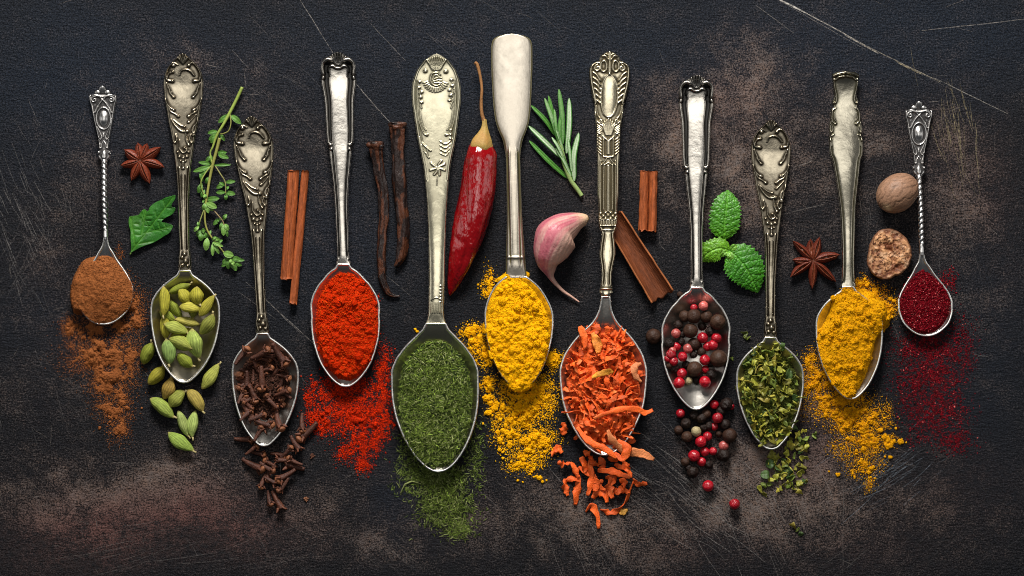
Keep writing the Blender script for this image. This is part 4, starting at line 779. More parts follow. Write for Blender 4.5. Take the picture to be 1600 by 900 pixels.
pods = [(255, 471, 47, 17, 90, YEL, 1, 'knobbly yellow-green pod upright at the left rim of the spoon'), (281, 451, 38, 13, -25, GRN, 0, 'slim green pod lying slanted highest in the spoon'),
 (288, 463, 28, 20, 50, YEL, 1, 'short plump yellow-green pod just under the highest slanted pod'), (310, 462, 29, 21, 80, YEL, 1, 'round blunt pod with open end near the top right of the spoon'),
 (275, 483, 36, 15, 60, GRN, 0, 'dark green pod half hidden behind the horizontal yellow pod'), (323, 478, 40, 16, -50, YEL, 1, 'yellow-green pod pointing up at the right rim of the spoon'),
 (297, 482, 34, 17, 10, (.46, .42, .06), 2, 'split yellow pod lying across the upper middle of the spoon'), (257, 512, 36, 17, 80, YEL, 0, 'yellow pod at the left rim beside the pale green pod'),
 (293, 503, 40, 14, 8, (.42, .38, .08), 1, 'narrow yellow pod lying level across the middle of the spoon'), (323, 506, 38, 20, -60, OLV, 1, 'olive pod leaning at the right side of the spoon'),
 (306, 537, 48, 25, 80, (.33, .42, .09), 1, 'largest flat light green pod standing upright low in the spoon'), (275, 513, 40, 19, 25, PAL, 2, 'pale green pod slanting across the left middle of the spoon'),
 (262, 550, 40, 22, 85, (.22, .33, .08), 1, 'green pod with long pale stalk at the lower left of the spoon'), (282, 537, 40, 22, 22, PAL, 2, 'striped pale green pod slanting on top of the largest pod'),
 (289, 563, 32, 19, 35, GRN, 1, 'green pod lying lowest in the spoon'),
 (303, 482, 34, 16, 95, OLV, 0, 'olive pod half hidden under the round blunt pod'), (282, 520, 36, 17, -20, YEL, 0, 'yellow pod mostly covered by the pale green pods in the middle'), (262, 493, 30, 15, 40, GRN, 0, 'small green pod buried at the upper left of the spoon')]
pods_out = [(231, 552, 38, 20, -72, GRN, 'dark green pod on the table left of the cardamom spoon'), (244, 586, 38, 20, -55, YEL, 'striped yellow-green pod on the table under the left of the spoon'),
 (262, 606, 37, 20, -70, BRN, 'brownish pod on the table just below the spoon'), (329, 588, 48, 19, -52, (.36, .38, .07), 'lone pod on the table right of the spoon tip'),
 (277, 623, 34, 22, -40, OLV, 'plump olive pod between the two brownish pods'), (305, 626, 43, 20, 55, (.42, .33, .07), 'brownish yellow pod slanting down right below the spoon tip'),
 (253, 638, 48, 21, 35, (.28, .36, .065), 'bright green pod at the left of the lower scatter'), (286, 662, 44, 16, 65, (.34, .42, .12), 'slim pale pod leaning beside the upright one'),
 (303, 663, 43, 17, 95, (.36, .46, .12), 'slim upright green pod with cream end in the lower scatter'), (283, 690, 50, 20, 38, (.28, .40, .07), 'bright green pod lying lowest of all on the table')]
def place_pod(x, y, z, L, W, ang, base, lab, grp, seed):
    b, s_ = pod_mesh(L, W, base, seed); o = add('cardamom_pod', b, loc=PX(x, y, z)); o.rotation_euler = (rng.uniform(-.6, .6), rng.uniform(-.12, .12), -math.radians(ang))
    add('stalk', s_, o); tag(o, lab, 'cardamom pod', grp)
def zone(x, y, B):
    u = (y-B.yn)/B.L; d = x-float(B.xc(y)); v = 'near the neck' if u < .30 else 'above the middle' if u < .48 else 'below the middle' if u < .68 else 'near the tip'
    h = 'at the left side' if d < -.42*B.hwm else 'at the right side' if d > .42*B.hwm else 'along the centre'
    return h+' '+v+' of'
for i, (x, y, L, W, a, c, lay, lab) in enumerate(pods):
    z = float(BOWLS['B'].z(x, y))+W*.45+6+lay*6.5; place_pod(x, y, z, L, W, a, c, lab, 'cardamom pods in the spoon', i)
for i, (x, y, L, W, a, c, lab) in enumerate(pods_out): place_pod(x, y, W*.45, L, W, a, c, lab, 'cardamom pods spilled on the table', i+20)
def small_tube(name, P, R, mat, col, n=10, rad=None, loc=(0, 0)): 
    V, F, u, t = tube(P, R, n, rad); return mesh(name, V, F, mat, True, rnd_col(V, col, .3, 5))

# cloves: stem, calyx of four points and round bud
def clove_parts(seed):
    k = 16; s_ = np.linspace(0, 1, k); P = np.stack([(s_-1)*24, 1.3*np.sin(s_*2.5+seed), .8*np.cos(s_*3+seed)], -1)
    V, F, u, t = tube(P, 1.9+1.9*s_**1.3, 12, lambda U, TH: 1+.10*np.cos(4*TH+.6)+.16*(vn(U*14, TH*2.0, seed)-.5))
    stem = mesh('stem', V, F, M_CLOVE, True, rnd_col(V, (.080, .024, .011), .4, 5, seed))
    ps = []
    for q in range(4):
        a = q*pi/2+.6; s2 = np.linspace(0, 1, 7); out = 3.0+4.2*s2; P = np.stack([-1.5+6.0*s2-1.5*s2**2, out*cos(a), out*sin(a)], -1)
        V, F, _, _ = tube(P, 2.3*(1-.72*s2), 8, None, .75); ps.append((V, F))
    V, F = merge(ps); cal = mesh('calyx', V, F, M_CLOVE, True, rnd_col(V, (.125, .038, .016), .4, 5, seed))
    s3 = np.linspace(0, 1, 10); P = np.stack([-.5+7.5*s3, 0*s3, 0*s3], -1); V, F, _, _ = tube(P, 4.4*np.sin(pi*np.clip(s3, .04, .96))**.7+.2, 14, lambda U, TH: 1+.12*(vn(U*6, TH*2, seed+3)-.5))
    bud = mesh('bud', V, F, M_CLOVE, True, rnd_col(V, (.24, .085, .032), .35, 4, seed)); return stem, cal, bud
CL = [clove_parts(i) for i in range(5)]
def place_clove(hx, hy, tx, ty, zh, zt, lab, grp, bud=True):
    v = rng.integers(5); st, ca, bu = CL[v]; h = Vector((hx, -hy, zh)); t = Vector((tx, -ty, zt)); d = h-t; L = d.length
    r = bpy.data.objects.new('clove', None); COL.objects.link(r); r.location = PX(hx, hy, zh)
    r.rotation_euler = (d.to_track_quat('X', 'Z') @ Euler((rng.uniform(0, 6), 0, 0)).to_quaternion()).to_euler(); k_ = max(.85, min(1.4, L/27)); r.scale = (k_, k_*1.22, k_*1.22)
    add('stem', st, r); add('calyx', ca, r)
    if bud: add('bud', bu, r)
    tag(r, lab, 'clove', grp)
Z2 = lambda px, py: (350+px/2.8125, 500+py/2.8125)
cin = [((97, 135), (45, 205), 2), ((185, 135), (105, 175), 2), ((265, 180), (205, 95), 2), ((105, 290), (95, 215), 2), ((165, 292), (170, 190), 3), ((72, 295), (130, 260), 0), ((165, 352), (105, 315), 1), ((135, 350), (110, 270), 2), ((130, 430), (72, 362), 1),
 ((170, 420), (100, 438), 2), ((205, 460), (125, 440), 2), ((250, 470), (225, 388), 1), ((280, 310), (215, 330), 2), ((242, 215), (195, 262), 1), ((282, 255), (228, 238), 1), ((205, 305), (215, 372), 1), ((190, 340), (238, 398), 2), ((160, 480), (133, 540), 2),
 ((175, 490), (200, 430), 1), ((255, 372), (198, 382), 0), ((150, 385), (118, 330), 0), ((205, 212), (150, 232), 2), ((125, 182), (180, 215), 1), ((225, 160), (150, 160), 1), ((75, 250), (120, 330), 0), ((240, 330), (190, 260), 0), ((100, 410), (150, 360), 0), ((215, 420), (160, 400), 0),
 ((190, 240), (235, 300), 0), ((250, 285), (290, 330), 0), ((125, 240), (70, 210), 0), ((150, 450), (210, 480), 0), ((200, 130), (260, 150), 0), ((150, 310), (210, 330), 0)]
r3 = np.random.default_rng(5)
for _ in range(22):
    a_ = r3.uniform(0, 6.28); q_ = r3.random()**.5; hx_, hy_ = 170+85*q_*cos(a_), 300+150*q_*sin(a_); b_ = r3.uniform(0, 6.28); cin.append(((hx_, hy_), (hx_+62*cos(b_), hy_+62*sin(b_)), r3.uniform(.6, 1.6)))
lab_in = {17: 'clove lying across the lower rim of the dark spoon', 0: 'clove leaning on the upper left rim of the dark spoon', 2: 'clove with its stem pointing to the neck of the dark spoon', 11: 'lone reddish clove low at the right on bare metal', 10: 'clove with pale round bud near the bare metal low in the spoon'}
for i, (h, t, l) in enumerate(cin):
    hx, hy = Z2(*h); tx, ty = Z2(*t); zh = float(BOWLS['C'].z(hx, hy))+6+l*6.5; zt = float(BOWLS['C'].z(tx, ty))+5+l*6.5
    place_clove(hx, hy, tx, ty, zh, zt, lab_in.get(i, ('clove with bud' if i % 5 != 3 else 'clove without bud')+(' pointing up ' if hy < ty-6 else ' pointing down ' if hy > ty+6 else ' lying level ')+zone(hx, hy, BOWLS['C'])+' the dark spoon'), 'cloves heaped in the spoon', i % 5 != 3)
cout = [((115, 525), (35, 520), 'clove on the table poking out left of the dark spoon tip'), ((160, 650), (70, 603), 'clove slanting on the table at the left of the clove scatter'), ((330, 570), (290, 500), ''), ((340, 515), (425, 435), 'long clove reaching up right beside the spilled paprika'), ((345, 480), (345, 400), 'upright clove between the dark spoon and the paprika'),
 ((290, 565), (240, 610), ''), ((270, 640), (365, 652), 'clove lying level at the right of the clove scatter'), ((245, 700), (320, 650), ''), ((195, 700), (200, 635), ''), ((165, 730), (188, 668), ''), ((250, 830), (212, 740), 'clove lying lowest on the table below the dark spoon'), ((205, 805), (188, 748), ''), ((245, 745), (290, 690), ''),
 ((170, 590), (110, 575), ''), ((230, 612), (300, 622), ''), ((210, 660), (150, 620), ''), ((260, 600), (200, 585), ''), ((140, 560), (90, 590), ''), ((225, 720), (180, 690), ''), ((290, 610), (350, 640), ''), ((185, 620), (240, 650), '')]
for i, (h, t, lab) in enumerate(cout):
    hx, hy = Z2(*h); tx, ty = Z2(*t); l = rng.integers(0, 2) if not lab else 0
    place_clove(hx, hy, tx, ty, 7+5*l, 4+5*l, lab or 'clove with head to the '+('left' if hx < tx else 'right')+(' and up' if hy < ty-4 else ' and down' if hy > ty+4 else '')+(' in the upper' if hy < 725 else ' in the lower')+' scatter below the dark spoon', 'cloves spilled on the table', i % 4 != 2)
for (x, y) in ((478, 780), (488, 713)):
    P = rng.normal(0, 1, (40, 3))*[1.6, 1.6, .8]; P[:, 2] = np.abs(P[:, 2]); V, F = octa(P, rng.uniform(.8, 1.6, 40), 1)
    tag(add('clove_crumb', mesh('clove_crumb', V, F, M_CLOVE, True, np.tile((.35, .15, .07) if x < 480 else (.16, .06, .03), (len(V), 1))), loc=PX(x, y, .5)), 'tiny orange-brown crumb on the table below the cloves' if x < 480 else 'tiny dark crumb on the table right of the cloves', 'crumb')

# peppercorns
def ball(name, r, mat, col, wr, seed, sc=2.2, dim=0.0):
    n, k = 22, 16; th = np.arange(n)*2*pi/n; ph = np.linspace(0, pi, k+2)[1:-1]; PH, TH = np.meshgrid(ph, th, indexing='ij')
    D = np.stack([np.sin(PH)*np.cos(TH), np.sin(PH)*np.sin(TH), np.cos(PH)], -1)
    f = 1+wr*2*(fbm(D[..., 0]*sc+9, D[..., 1]*sc+D[..., 2]*sc*1.7+5, 1.0, 3, seed)-.5)-dim*np.exp(-((D-np.array([.3, -.2, .93]))**2).sum(-1)/.08)
    V = (D*f[..., None]*r).reshape(-1, 3); V = np.vstack([V, [[0, 0, r*f[0].mean()]], [[0, 0, -r]]]); j = np.arange(n)
    F = [gridF(k, n, wrap=True)[:, ::-1], np.vstack([np.stack([np.full(n, k*n), j, (j+1) % n], -1), np.stack([np.full(n, k*n+1), (k-1)*n+(j+1) % n, (k-1)*n+j], -1)])]
    c = np.tile(col, (len(V), 1))*(1+.5*(fbm(V[:, 0]+40, V[:, 1]+V[:, 2]+40, r*.5, 3, seed)-.5))[:, None]; return mesh(name, V, F, mat, True, c)
BALL = {'A': [ball('allspice_berry', 10, M_PEPPER, (.050, .024, .014), .06, s_, 2.2, .10) for s_ in range(4)], 'P': [ball('pink_peppercorn', 10, M_BERRY, (.42, .006, .016), .10, s_+9, 2.4, .12) for s_ in range(4)],
        'Q': [ball('pink_peppercorn', 10, M_BERRY, (.55, .11, .09), .06, s_+19, 2.4, .12) for s_ in range(3)], 'D': [ball('black_peppercorn', 10, M_PEPPER, (.020, .011, .008), .24, s_+29, 5) for s_ in range(4)], 'W': [ball('white_peppercorn', 10, M_PEPPER, (.50, .42, .22), .10, s_+39, 4) for s_ in range(2)]}
KN = {'A': 'allspice_berry', 'P': 'pink_peppercorn', 'Q': 'pink_peppercorn', 'D': 'black_peppercorn', 'W': 'white_peppercorn'}
CT = {'A': 'allspice berry', 'P': 'pink peppercorn', 'Q': 'pink peppercorn', 'D': 'black peppercorn', 'W': 'white peppercorn'}
DEF = {'A': 'round dark brown allspice berry', 'P': 'glossy deep pink peppercorn', 'Q': 'pale faded pink peppercorn', 'D': 'small wrinkled black peppercorn', 'W': 'small cream white peppercorn'}
def pep(px, py, r, t, lay, where, lab=''):
    x, y = 1000+px/2.37, 440+py/2.37; R = r/2.37; ins = where == 'in'
    z = (float(BOWLS['J'].z(x, y)) if ins else 0)+R*.95+lay
    m = BALL[t][rng.integers(len(BALL[t]))]; o = add(KN[t], m, loc=PX(x, y, z)); o.scale = (R/10,)*3; o.rotation_euler = (rng.uniform(-.7, .7), rng.uniform(-.7, .7), rng.uniform(0, 6))
    tag(o, lab or DEF[t]+(' '+zone(x, y, BOWLS['J'])+' the silver spoon' if ins else (' at the left' if x < 1078 else ' at the right' if x > 1105 else ' in the middle')+(' of the upper' if y < 670 else ' of the lower')+' table scatter'), CT[t], ('peppercorns in the spoon' if ins else 'peppercorns spilled on the table'))
for a in [(200, 97, 14, 'P', 6, 'in', 'deep pink peppercorn touching the pale one at the spoon neck'), (235, 90, 18, 'Q', 6, 'in', 'pale pink peppercorn highest in the spoon near its neck'), (165, 128, 21, 'A', 3, 'in'), (200, 128, 27, 'A', 8, 'in'), (245, 130, 23, 'A', 6, 'in'), (288, 150, 29, 'A', 8, 'in', 'large allspice berry resting on the upper right rim'),
 (187, 182, 27, 'A', 10, 'in'), (133, 192, 18, 'Q', 9, 'in', 'pale orange-pink peppercorn at the upper left of the spoon'), (232, 208, 20, 'P', 12, 'in'), (283, 208, 19, 'P', 11, 'in'), (262, 185, 20, 'D', 8, 'in'), (270, 235, 19, 'P', 14, 'in'), (250, 240, 17, 'P', 12, 'in'), (200, 232, 24, 'A', 8, 'in'), (178, 248, 19, 'Q', 12, 'in'), (291, 285, 32, 'A', 6, 'in', 'largest allspice berry low at the right of the spoon'),
 (240, 290, 20, 'P', 12, 'in'), (228, 260, 17, 'A', 11, 'in'), (115, 270, 19, 'P', 8, 'in'), (158, 278, 18, 'P', 12, 'in'), (125, 295, 17, 'P', 10, 'in'), (105, 285, 14, 'P', 5, 'in'), (120, 255, 14, 'Q', 10, 'in'), (202, 324, 29, 'A', 8, 'in', 'large allspice berry in the lower middle of the spoon'), (155, 340, 19, 'P', 8, 'in'), (145, 375, 21, 'P', 5, 'in', 'pink peppercorn lowest at the left on bare metal'), (180, 368, 15, 'W', 5, 'in', 'cream white peppercorn low in the spoon'),
 (240, 372, 22, 'P', 6, 'in', 'pink peppercorn lowest at the right on bare metal'), (242, 325, 14, 'P', 8, 'in'), (264, 345, 19, 'D', 4, 'in'), (210, 365, 16, 'D', 2, 'in'), (130, 320, 17, 'D', 3, 'in'), (142, 160, 17, 'D', 3, 'in'), (110, 230, 18, 'D', 3, 'in'), (150, 222, 16, 'D', 6, 'in'), (170, 308, 15, 'D', 5, 'in'), (230, 165, 16, 'D', 5, 'in'), (198, 270, 14, 'D', 12, 'in'), (155, 195, 14, 'D', 3, 'in'), (215, 240, 16, 'D', 5, 'in'), (262, 300, 17, 'D', 2, 'in'), (220, 345, 15, 'D', 5, 'in'), (135, 240, 17, 'P', 6, 'in'), (185, 350, 15, 'D', 2, 'in'), (240, 350, 15, 'A', 2, 'in'), (110, 310, 14, 'A', 2, 'in'),
 (50, 203, 29, 'A', 0, 'out', 'large lone allspice berry on the table left of the spoon'), (148, 48, 12, 'A', 0, 'out', 'tiny brown berry on the table beside the cinnamon bark and the spoon neck'), (150, 488, 17, 'P', 0, 'out', 'pink peppercorn highest at the left of the table scatter'), (287, 505, 20, 'P', 5, 'out'), (275, 455, 17, 'P', 0, 'out'), (320, 455, 24, 'D', 0, 'out'), (337, 462, 13, 'P', 2, 'out'), (170, 525, 19, 'D', 0, 'out'), (143, 550, 17, 'A', 0, 'out', 'brown allspice berry at the left edge of the table scatter'),
 (174, 575, 21, 'A', 0, 'out'), (208, 555, 19, 'W', 5, 'out', 'cream white peppercorn on the table below the spoon'), (225, 592, 21, 'P', 4, 'out', 'big pink peppercorn just under the white one'), (250, 573, 17, 'P', 2, 'out'), (275, 537, 15, 'P', 0, 'out'), (292, 563, 12, 'A', 0, 'out'), (310, 608, 19, 'Q', 0, 'out', 'pale pink peppercorn at the right of the table scatter'), (332, 570, 27, 'A', 0, 'out', 'large allspice berry at the right of the table scatter'), (315, 530, 20, 'D', 0, 'out'),
 (240, 630, 17, 'P', 0, 'out'), (270, 628, 15, 'P', 0, 'out'), (200, 645, 22, 'P', 3, 'out'), (228, 667, 17, 'P', 0, 'out'), (168, 668, 17, 'A', 0, 'out'), (195, 705, 21, 'D', 0, 'out'), (255, 678, 15, 'D', 0, 'out'), (310, 643, 23, 'D', 0, 'out'), (252, 757, 21, 'P', 0, 'out', 'lone pink peppercorn just below the table scatter'), (350, 824, 20, 'P', 0, 'out', 'lone pink peppercorn farthest down to the right on the table'), (200, 495, 17, 'D', 0, 'out'), (228, 505, 20, 'D', 0, 'out'), (180, 690, 14, 'D', 0, 'out'), (245, 490, 18, 'A', 0, 'out'), (255, 535, 16, 'D', 0, 'out'), (235, 540, 15, 'D', 0, 'out'), (300, 480, 18, 'D', 0, 'out')]: pep(*a)

# carrot shreds
C_CAR = (.86, .130, .018)
def ribbon(P, w0, th, twist=1.2, seed=0, col=C_CAR, ph=0.0):
    C = crom(P, 8); k = len(C); u = np.linspace(0, 1, k); T = np.gradient(C, axis=0); T /= np.linalg.norm(T, axis=1)[:, None]+1e-9
    A = np.cross(np.array([0, 0, 1.0]), T); A /= np.linalg.norm(A, axis=1)[:, None]+1e-9; B = np.cross(T, A)
    tw = ph+twist*(fbm(u*3, u*0+seed*3.3, 1, 2, seed)-.5)*2.2; w_ = w0/2*(.30+.9*np.sin(pi*np.clip(u, .04, .96))**.6)*(.6+.8*fbm(u*9, u*0+seed, 1, 3, seed+1))
    m = 10; th_ = np.arange(m)*2*pi/m; V = []
    for q in th_:
        a = np.cos(q)*w_; a = a*(1+.25*(vn(u*14, u*0+np.sign(np.cos(q)), seed+14)-.5)); b = np.sin(q)*th*.75*(1+.7*(vn(u*9, u*0+q, seed+4)-.5)); b = b+.25*w_*(np.cos(q)**2)*np.sin(u*7+seed)
        x = a*np.cos(tw)-b*np.sin(tw); y = a*np.sin(tw)+b*np.cos(tw); V.append(C+A*x[:, None]+B*y[:, None])
    V = np.stack(V, 1).reshape(-1, 3); F = gridF(k, m, wrap=True); c0 = len(V); V = np.vstack([V, C[0], C[-1]]); j = np.arange(m)
    F = [F, np.vstack([np.stack([np.full(m, c0), (j+1) % m, j], -1), np.stack([np.full(m, c0+1), (k-1)*m+j, (k-1)*m+(j+1) % m], -1)])]
    U = np.concatenate([np.repeat(u, m), [0, 1]]); e = np.concatenate([np.tile(np.abs(np.cos(th_)), k), [0, 0]])
    c = np.tile(col, (len(V), 1))*(.7+.6*vn(U*6, U*0+seed, seed+7))[:, None]; g = (vn(U*3, U*0+seed*2.1, seed+9) > .80)[:, None]*.35*e[:, None]
    c = c*(1-g)+np.array([.88, .36, .12])*g; return mesh('carrot_shred', V, F, M_CARROT, True, np.clip(c, 0, 1))
def rpath(L, curl, seed):
    r = np.random.default_rng(seed+500); n = 6; a = 0; p = [np.zeros(3)]
    for k in range(n-1): a += r.normal(0, curl); p.append(p[-1]+np.array([cos(a), sin(a), r.normal(0, .22)])*L/(n-1))
    p = np.array(p); return p-p.mean(0)
CV = [ribbon(rpath(rr_, cu, i), w_, 1.15, 1.4, i, C_CAR, ph) for i, (rr_, cu, w_, ph) in enumerate([(26, .5, 7, .3), (34, .35, 6, -.4), (22, .7, 8, .2), (30, .5, 6.5, .9), (18, .8, 7.5, -.8), (38, .45, 6, .4), (28, .3, 8.5, .1), (24, .6, 6, 1.2), (32, .55, 7, -.2), (16, .5, 9, .5), (27, .9, 6, .0), (36, .25, 7, .6)])]
B = BOWLS['H']; GC = 'carrot shreds heaped in the spoon'; GO = 'carrot shreds spilled on the table'; cnt = 0; tries = 0
r_ = np.random.default_rng(91)
while cnt < 230 and tries < 9000:
    tries += 1; x = r_.uniform(878, 1008); y = r_.uniform(512, 706)
    lim = el(x, y, 944, 602, 54, 94)
    if lim > 1 or B.rr(x, y)[0] > .93: continue
    if y < 525 and abs(x-948) > 34: continue
    z = max(float(B.z(x, y))+3, 19+9*(1-lim))+r_.random()*(5+14*(1-lim)); vi = int(r_.integers(12)); len_ = [26, 34, 22, 30, 18, 38, 28, 24, 32, 16, 27, 36]; o = add('carrot_shred', CV[vi], loc=PX(x, y, z)); 
    a = r_.uniform(0, 6.28) if r_.random() < .45 else r_.normal(-1.25, .5)
    o.rotation_euler = (r_.normal(0, .45), r_.normal(0, .25), a); q_ = r_.uniform(.85, 1.2); o.scale = (q_, q_*r_.uniform(1.1, 1.5), q_*1.3)
    tag(o, ('short' if len_[vi] < 25 else 'long' if len_[vi] > 31 else 'medium')+' orange carrot shred '+zone(x, y, B)+' the golden spoon', 'carrot shred', GC); cnt += 1
def exr(pts, w_, lab, grp, seed, col=C_CAR, z=None, name='carrot_shred', tw=.8):
    P = np.array([(p[0], p[1], p[2] if len(p) > 2 else (z or 3)) for p in pts], float); c = P.mean(0)
    L = np.stack([P[:, 0]-c[0], c[1]-P[:, 1], P[:, 2]-c[2]], -1); me = ribbon(L, w_, 1.2, tw, seed, col); o = add(name, me, loc=PX(*c)); tag(o, lab, 'carrot shred', grp); return o
exr([(1020, 641, 40), (1008, 645, 41), (996, 640, 42), (975, 639, 46), (950, 645, 48), (928, 654, 46)], 9, 'long orange shred reaching out over the right rim of the spoon', GC, 31)
exr([(902, 668, 36), (915, 685, 38), (930, 695, 40), (948, 703, 42), (963, 716, 40)], 10, 'broad shred curving along the lower left rim of the spoon', GC, 32)
exr([(950, 672, 40), (958, 690, 42), (978, 705, 40), (1000, 708, 36), (1022, 718, 31)], 12, 'pale brown pointed shred hanging off the lower right of the spoon', GC, 33, (.60, .20, .07))
exr([(965, 688, 40), (980, 702, 44), (972, 716, 42), (960, 708, 38)], 11, 'crumpled orange shred draped over the spoon tip', GC, 34)
exr([(925, 590, 52), (935, 585, 53), (950, 581, 52), (958, 582, 50)], 8, 'yellow-orange shred lying level on top of the heap', GC, 35, (.80, .33, .03))
exr([(1002, 568, 38), (992, 572, 41), (992, 585, 42), (1002, 597, 40)], 9, 'pale curled shred at the right side of the heap', GC, 36, (.75, .27, .10))
exr([(926, 520, 40), (933, 535, 42), (935, 552, 44)], 12, 'yellowish wide shred near the top of the heap', GC, 37, (.78, .26, .04))
exr([(906, 510, 40), (912, 525, 42), (914, 545, 42)], 10, 'blunt upright shred sticking up at the top left of the heap', GC, 38)
Z5 = lambda q: (860+q[0]/2.5, 490+q[1]/2.5)
outs = [([(5, 560), (15, 535), (30, 528), (45, 545)], 7, 'curled shred farthest left beside the turmeric'), ([(28, 580), (50, 588), (78, 582)], 7, ''), ([(80, 580), (95, 605), (110, 642)], 6, ''), ([(55, 645), (58, 680), (68, 712)], 7, 'short shred hanging down at the left of the table scatter'), ([(112, 630), (105, 690), (96, 748)], 8, 'long straight shred pointing down at the left'),
 ([(152, 570), (158, 650), (145, 712)], 7, ''), ([(165, 722), (185, 700), (212, 702), (222, 738)], 11, 'wide folded shred in the lower middle of the table scatter'), ([(195, 765), (240, 778), (290, 740), (325, 655)], 7.5, 'long curved shred sweeping along the lower right'), ([(322, 645), (345, 668), (378, 662)], 7, 'pale tipped shred pointing right at the scatter edge'), ([(185, 612), (250, 618), (312, 642)], 7, ''),
 ([(240, 692), (268, 690), (300, 655)], 9, ''), ([(236, 640), (232, 680), (242, 722)], 8, ''), ([(60, 652), (88, 645), (118, 655)], 7, ''), ([(130, 535), (148, 550), (165, 570)], 7, ''), ([(285, 575), (300, 605), (318, 640)], 7, ''), ([(110, 598), (140, 620), (182, 642)], 6, ''), ([(215, 640), (250, 640), (235, 672)], 7, ''), ([(150, 560), (170, 585), (195, 590)], 7, ''),
 ([(50, 425), (52, 450), (50, 475)], 8, 'lone dark orange fleck left of the spoon bowl'), ([(308, 485), (318, 498), (322, 508)], 7, ''), ([(250, 590), (280, 600), (310, 590)], 6, ''), ([(190, 560), (205, 590), (200, 622)], 7, ''), ([(168, 640), (180, 665), (172, 695)], 7, ''), ([(270, 645), (290, 665), (280, 702)], 7, ''), ([(205, 650), (185, 670), (215, 690)], 6, ''), ([(120, 560), (135, 590), (130, 625)], 8, ''), ([(225, 560), (250, 572), (280, 560)], 7, ''),
 ([(190, 850-860+850), (182, 790), (160, 752), (138, 775)], 7, 'hook shaped shred lying alone at the bottom'), ([(95, 480), (105, 490)], 6, ''), ([(258, 700), (280, 690), (310, 700)], 7, '')]
for i, (p, w_, lab) in enumerate(outs):
    q = [Z5(a) for a in p]; z0 = 2.2 if lab else rng.uniform(2.5, 9); q = [(a, b, z0+rng.uniform(0, 1.5)) for a, b in q]
    exr(q, w_*1.35, (lab or ('short' if np.hypot(q[0][0]-q[-1][0], q[0][1]-q[-1][1]) < 22 else 'long')+' carrot shred at the '+('upper' if q[1][1] < 735 else 'lower')+(' left' if q[1][0] < 935 else ' right' if q[1][0] > 965 else ' middle')+' of the pile on the table'), GO, 60+i, C_CAR, tw=1.6)
exr([(968, 803, 2.5), (974, 800, 2.8), (981, 797, 2.5)], 9, 'small square yellow-orange bit at the lower right of the carrot pile', GO, 99, (.75, .38, .06), name='carrot_shred')

# dried green flakes
def flake(seed):
    r = np.random.default_rng(seed+900); n = 9; a = np.sort(r.uniform(0, 2*pi, n)+0); a = np.linspace(0, 2*pi, n, endpoint=False)+r.uniform(-.25, .25, n); R = r.uniform(.45, 1.15, n)*np.where(r.random(n) < .25, .6, 1)
    el_ = r.uniform(.5, 1.0); O = np.stack([np.cos(a)*R*5.6, np.sin(a)*R*5.6*el_], -1); O = crom(np.vstack([O, O[:1]]), 3)[:-1]; m = len(O)
    f1, f2 = r.uniform(.8, 1.8), r.uniform(0, 6); ang = r.uniform(0, 6); rs = [.25, .55, .8, 1]; V = []
    def zf(x, y): q = x*cos(ang)+y*sin(ang); return 1.9*np.sin(q*.42*f1+f2)+.10*(x*x+y*y)*r.uniform(-.6, .8)*.35+.9*(vn(x*.5+9, y*.5+9, seed)-.5)
    cv = r.uniform(-.035, .05)
    def zf(x, y): q = x*cos(ang)+y*sin(ang); return 1.9*np.sin(q*.42*f1+f2)+cv*(x*x+y*y)+1.2*(vn(x*.5+9, y*.5+9, seed)-.5)
    for s_ in (1, -1):
        for q in rs: p = O*q; V.append(np.column_stack([p, zf(p[:, 0], p[:, 1])+s_*.28]))
    V = np.vstack(V); k = len(rs); c0 = len(V); V = np.vstack([V, [[0, 0, zf(0, 0)+.28]], [[0, 0, zf(0, 0)-.28]]]); j = np.arange(m); jn = (j+1) % m
    Q = np.vstack([gridF(k, m, wrap=True), gridF(k, m, k*m, wrap=True)[:, ::-1], np.stack([(k-1)*m+j, (k-1)*m+jn, (2*k-1)*m+jn, (2*k-1)*m+j], -1)]); Tt = np.vstack([np.stack([np.full(m, c0), jn, j], -1), np.stack([np.full(m, c0+1), k*m+j, k*m+jn], -1)])
    hue = r.random(); base = np.array([.13, .18, .022]) if hue < .30 else (np.array([.27, .275, .030]) if hue < .66 else np.array([.42, .37, .045])) if hue < .88 else np.array([.05, .10, .02])
    FH.append('green' if hue < .30 else 'olive' if hue < .66 else 'yellow' if hue < .88 else 'dark green')
    c = np.tile(base, (len(V), 1))*(.7+.6*vn(V[:, 0]*.6+20, V[:, 1]*.6+20, seed))[:, None]; return mesh('herb_flake', V, [Q, Tt], M_FLAKE, True, c)
FH = []; FV = [flake(i) for i in range(26)]; B = BOWLS['K']; cnt = 0; r_ = np.random.default_rng(17)
while cnt < 213:
    x = r_.uniform(1152, 1254); y = r_.uniform(532, 698); lim = el(x, y, 1203, 612, 47, 83)
    if lim > 1 or B.rr(x, y)[0] > .95: continue
    z = max(float(B.z(x, y))+2.5, 19+7*(1-lim))+r_.random()*(3+8*(1-lim)); vi = int(r_.integers(26)); o = add('herb_flake', FV[vi], loc=PX(x, y, z)); o.rotation_euler = (r_.normal(0, .7), r_.normal(0, .7), r_.uniform(0, 6.28)); s_ = r_.uniform(1.15, 2.0); o.scale = (s_*r_.uniform(1, 1.35), s_*r_.uniform(.6, .9), s_)
    tag(o, FH[vi]+' dried leaf flake '+zone(x, y, B)+' the herb spoon', 'herb flake', 'herb flakes heaped in the spoon'); cnt += 1
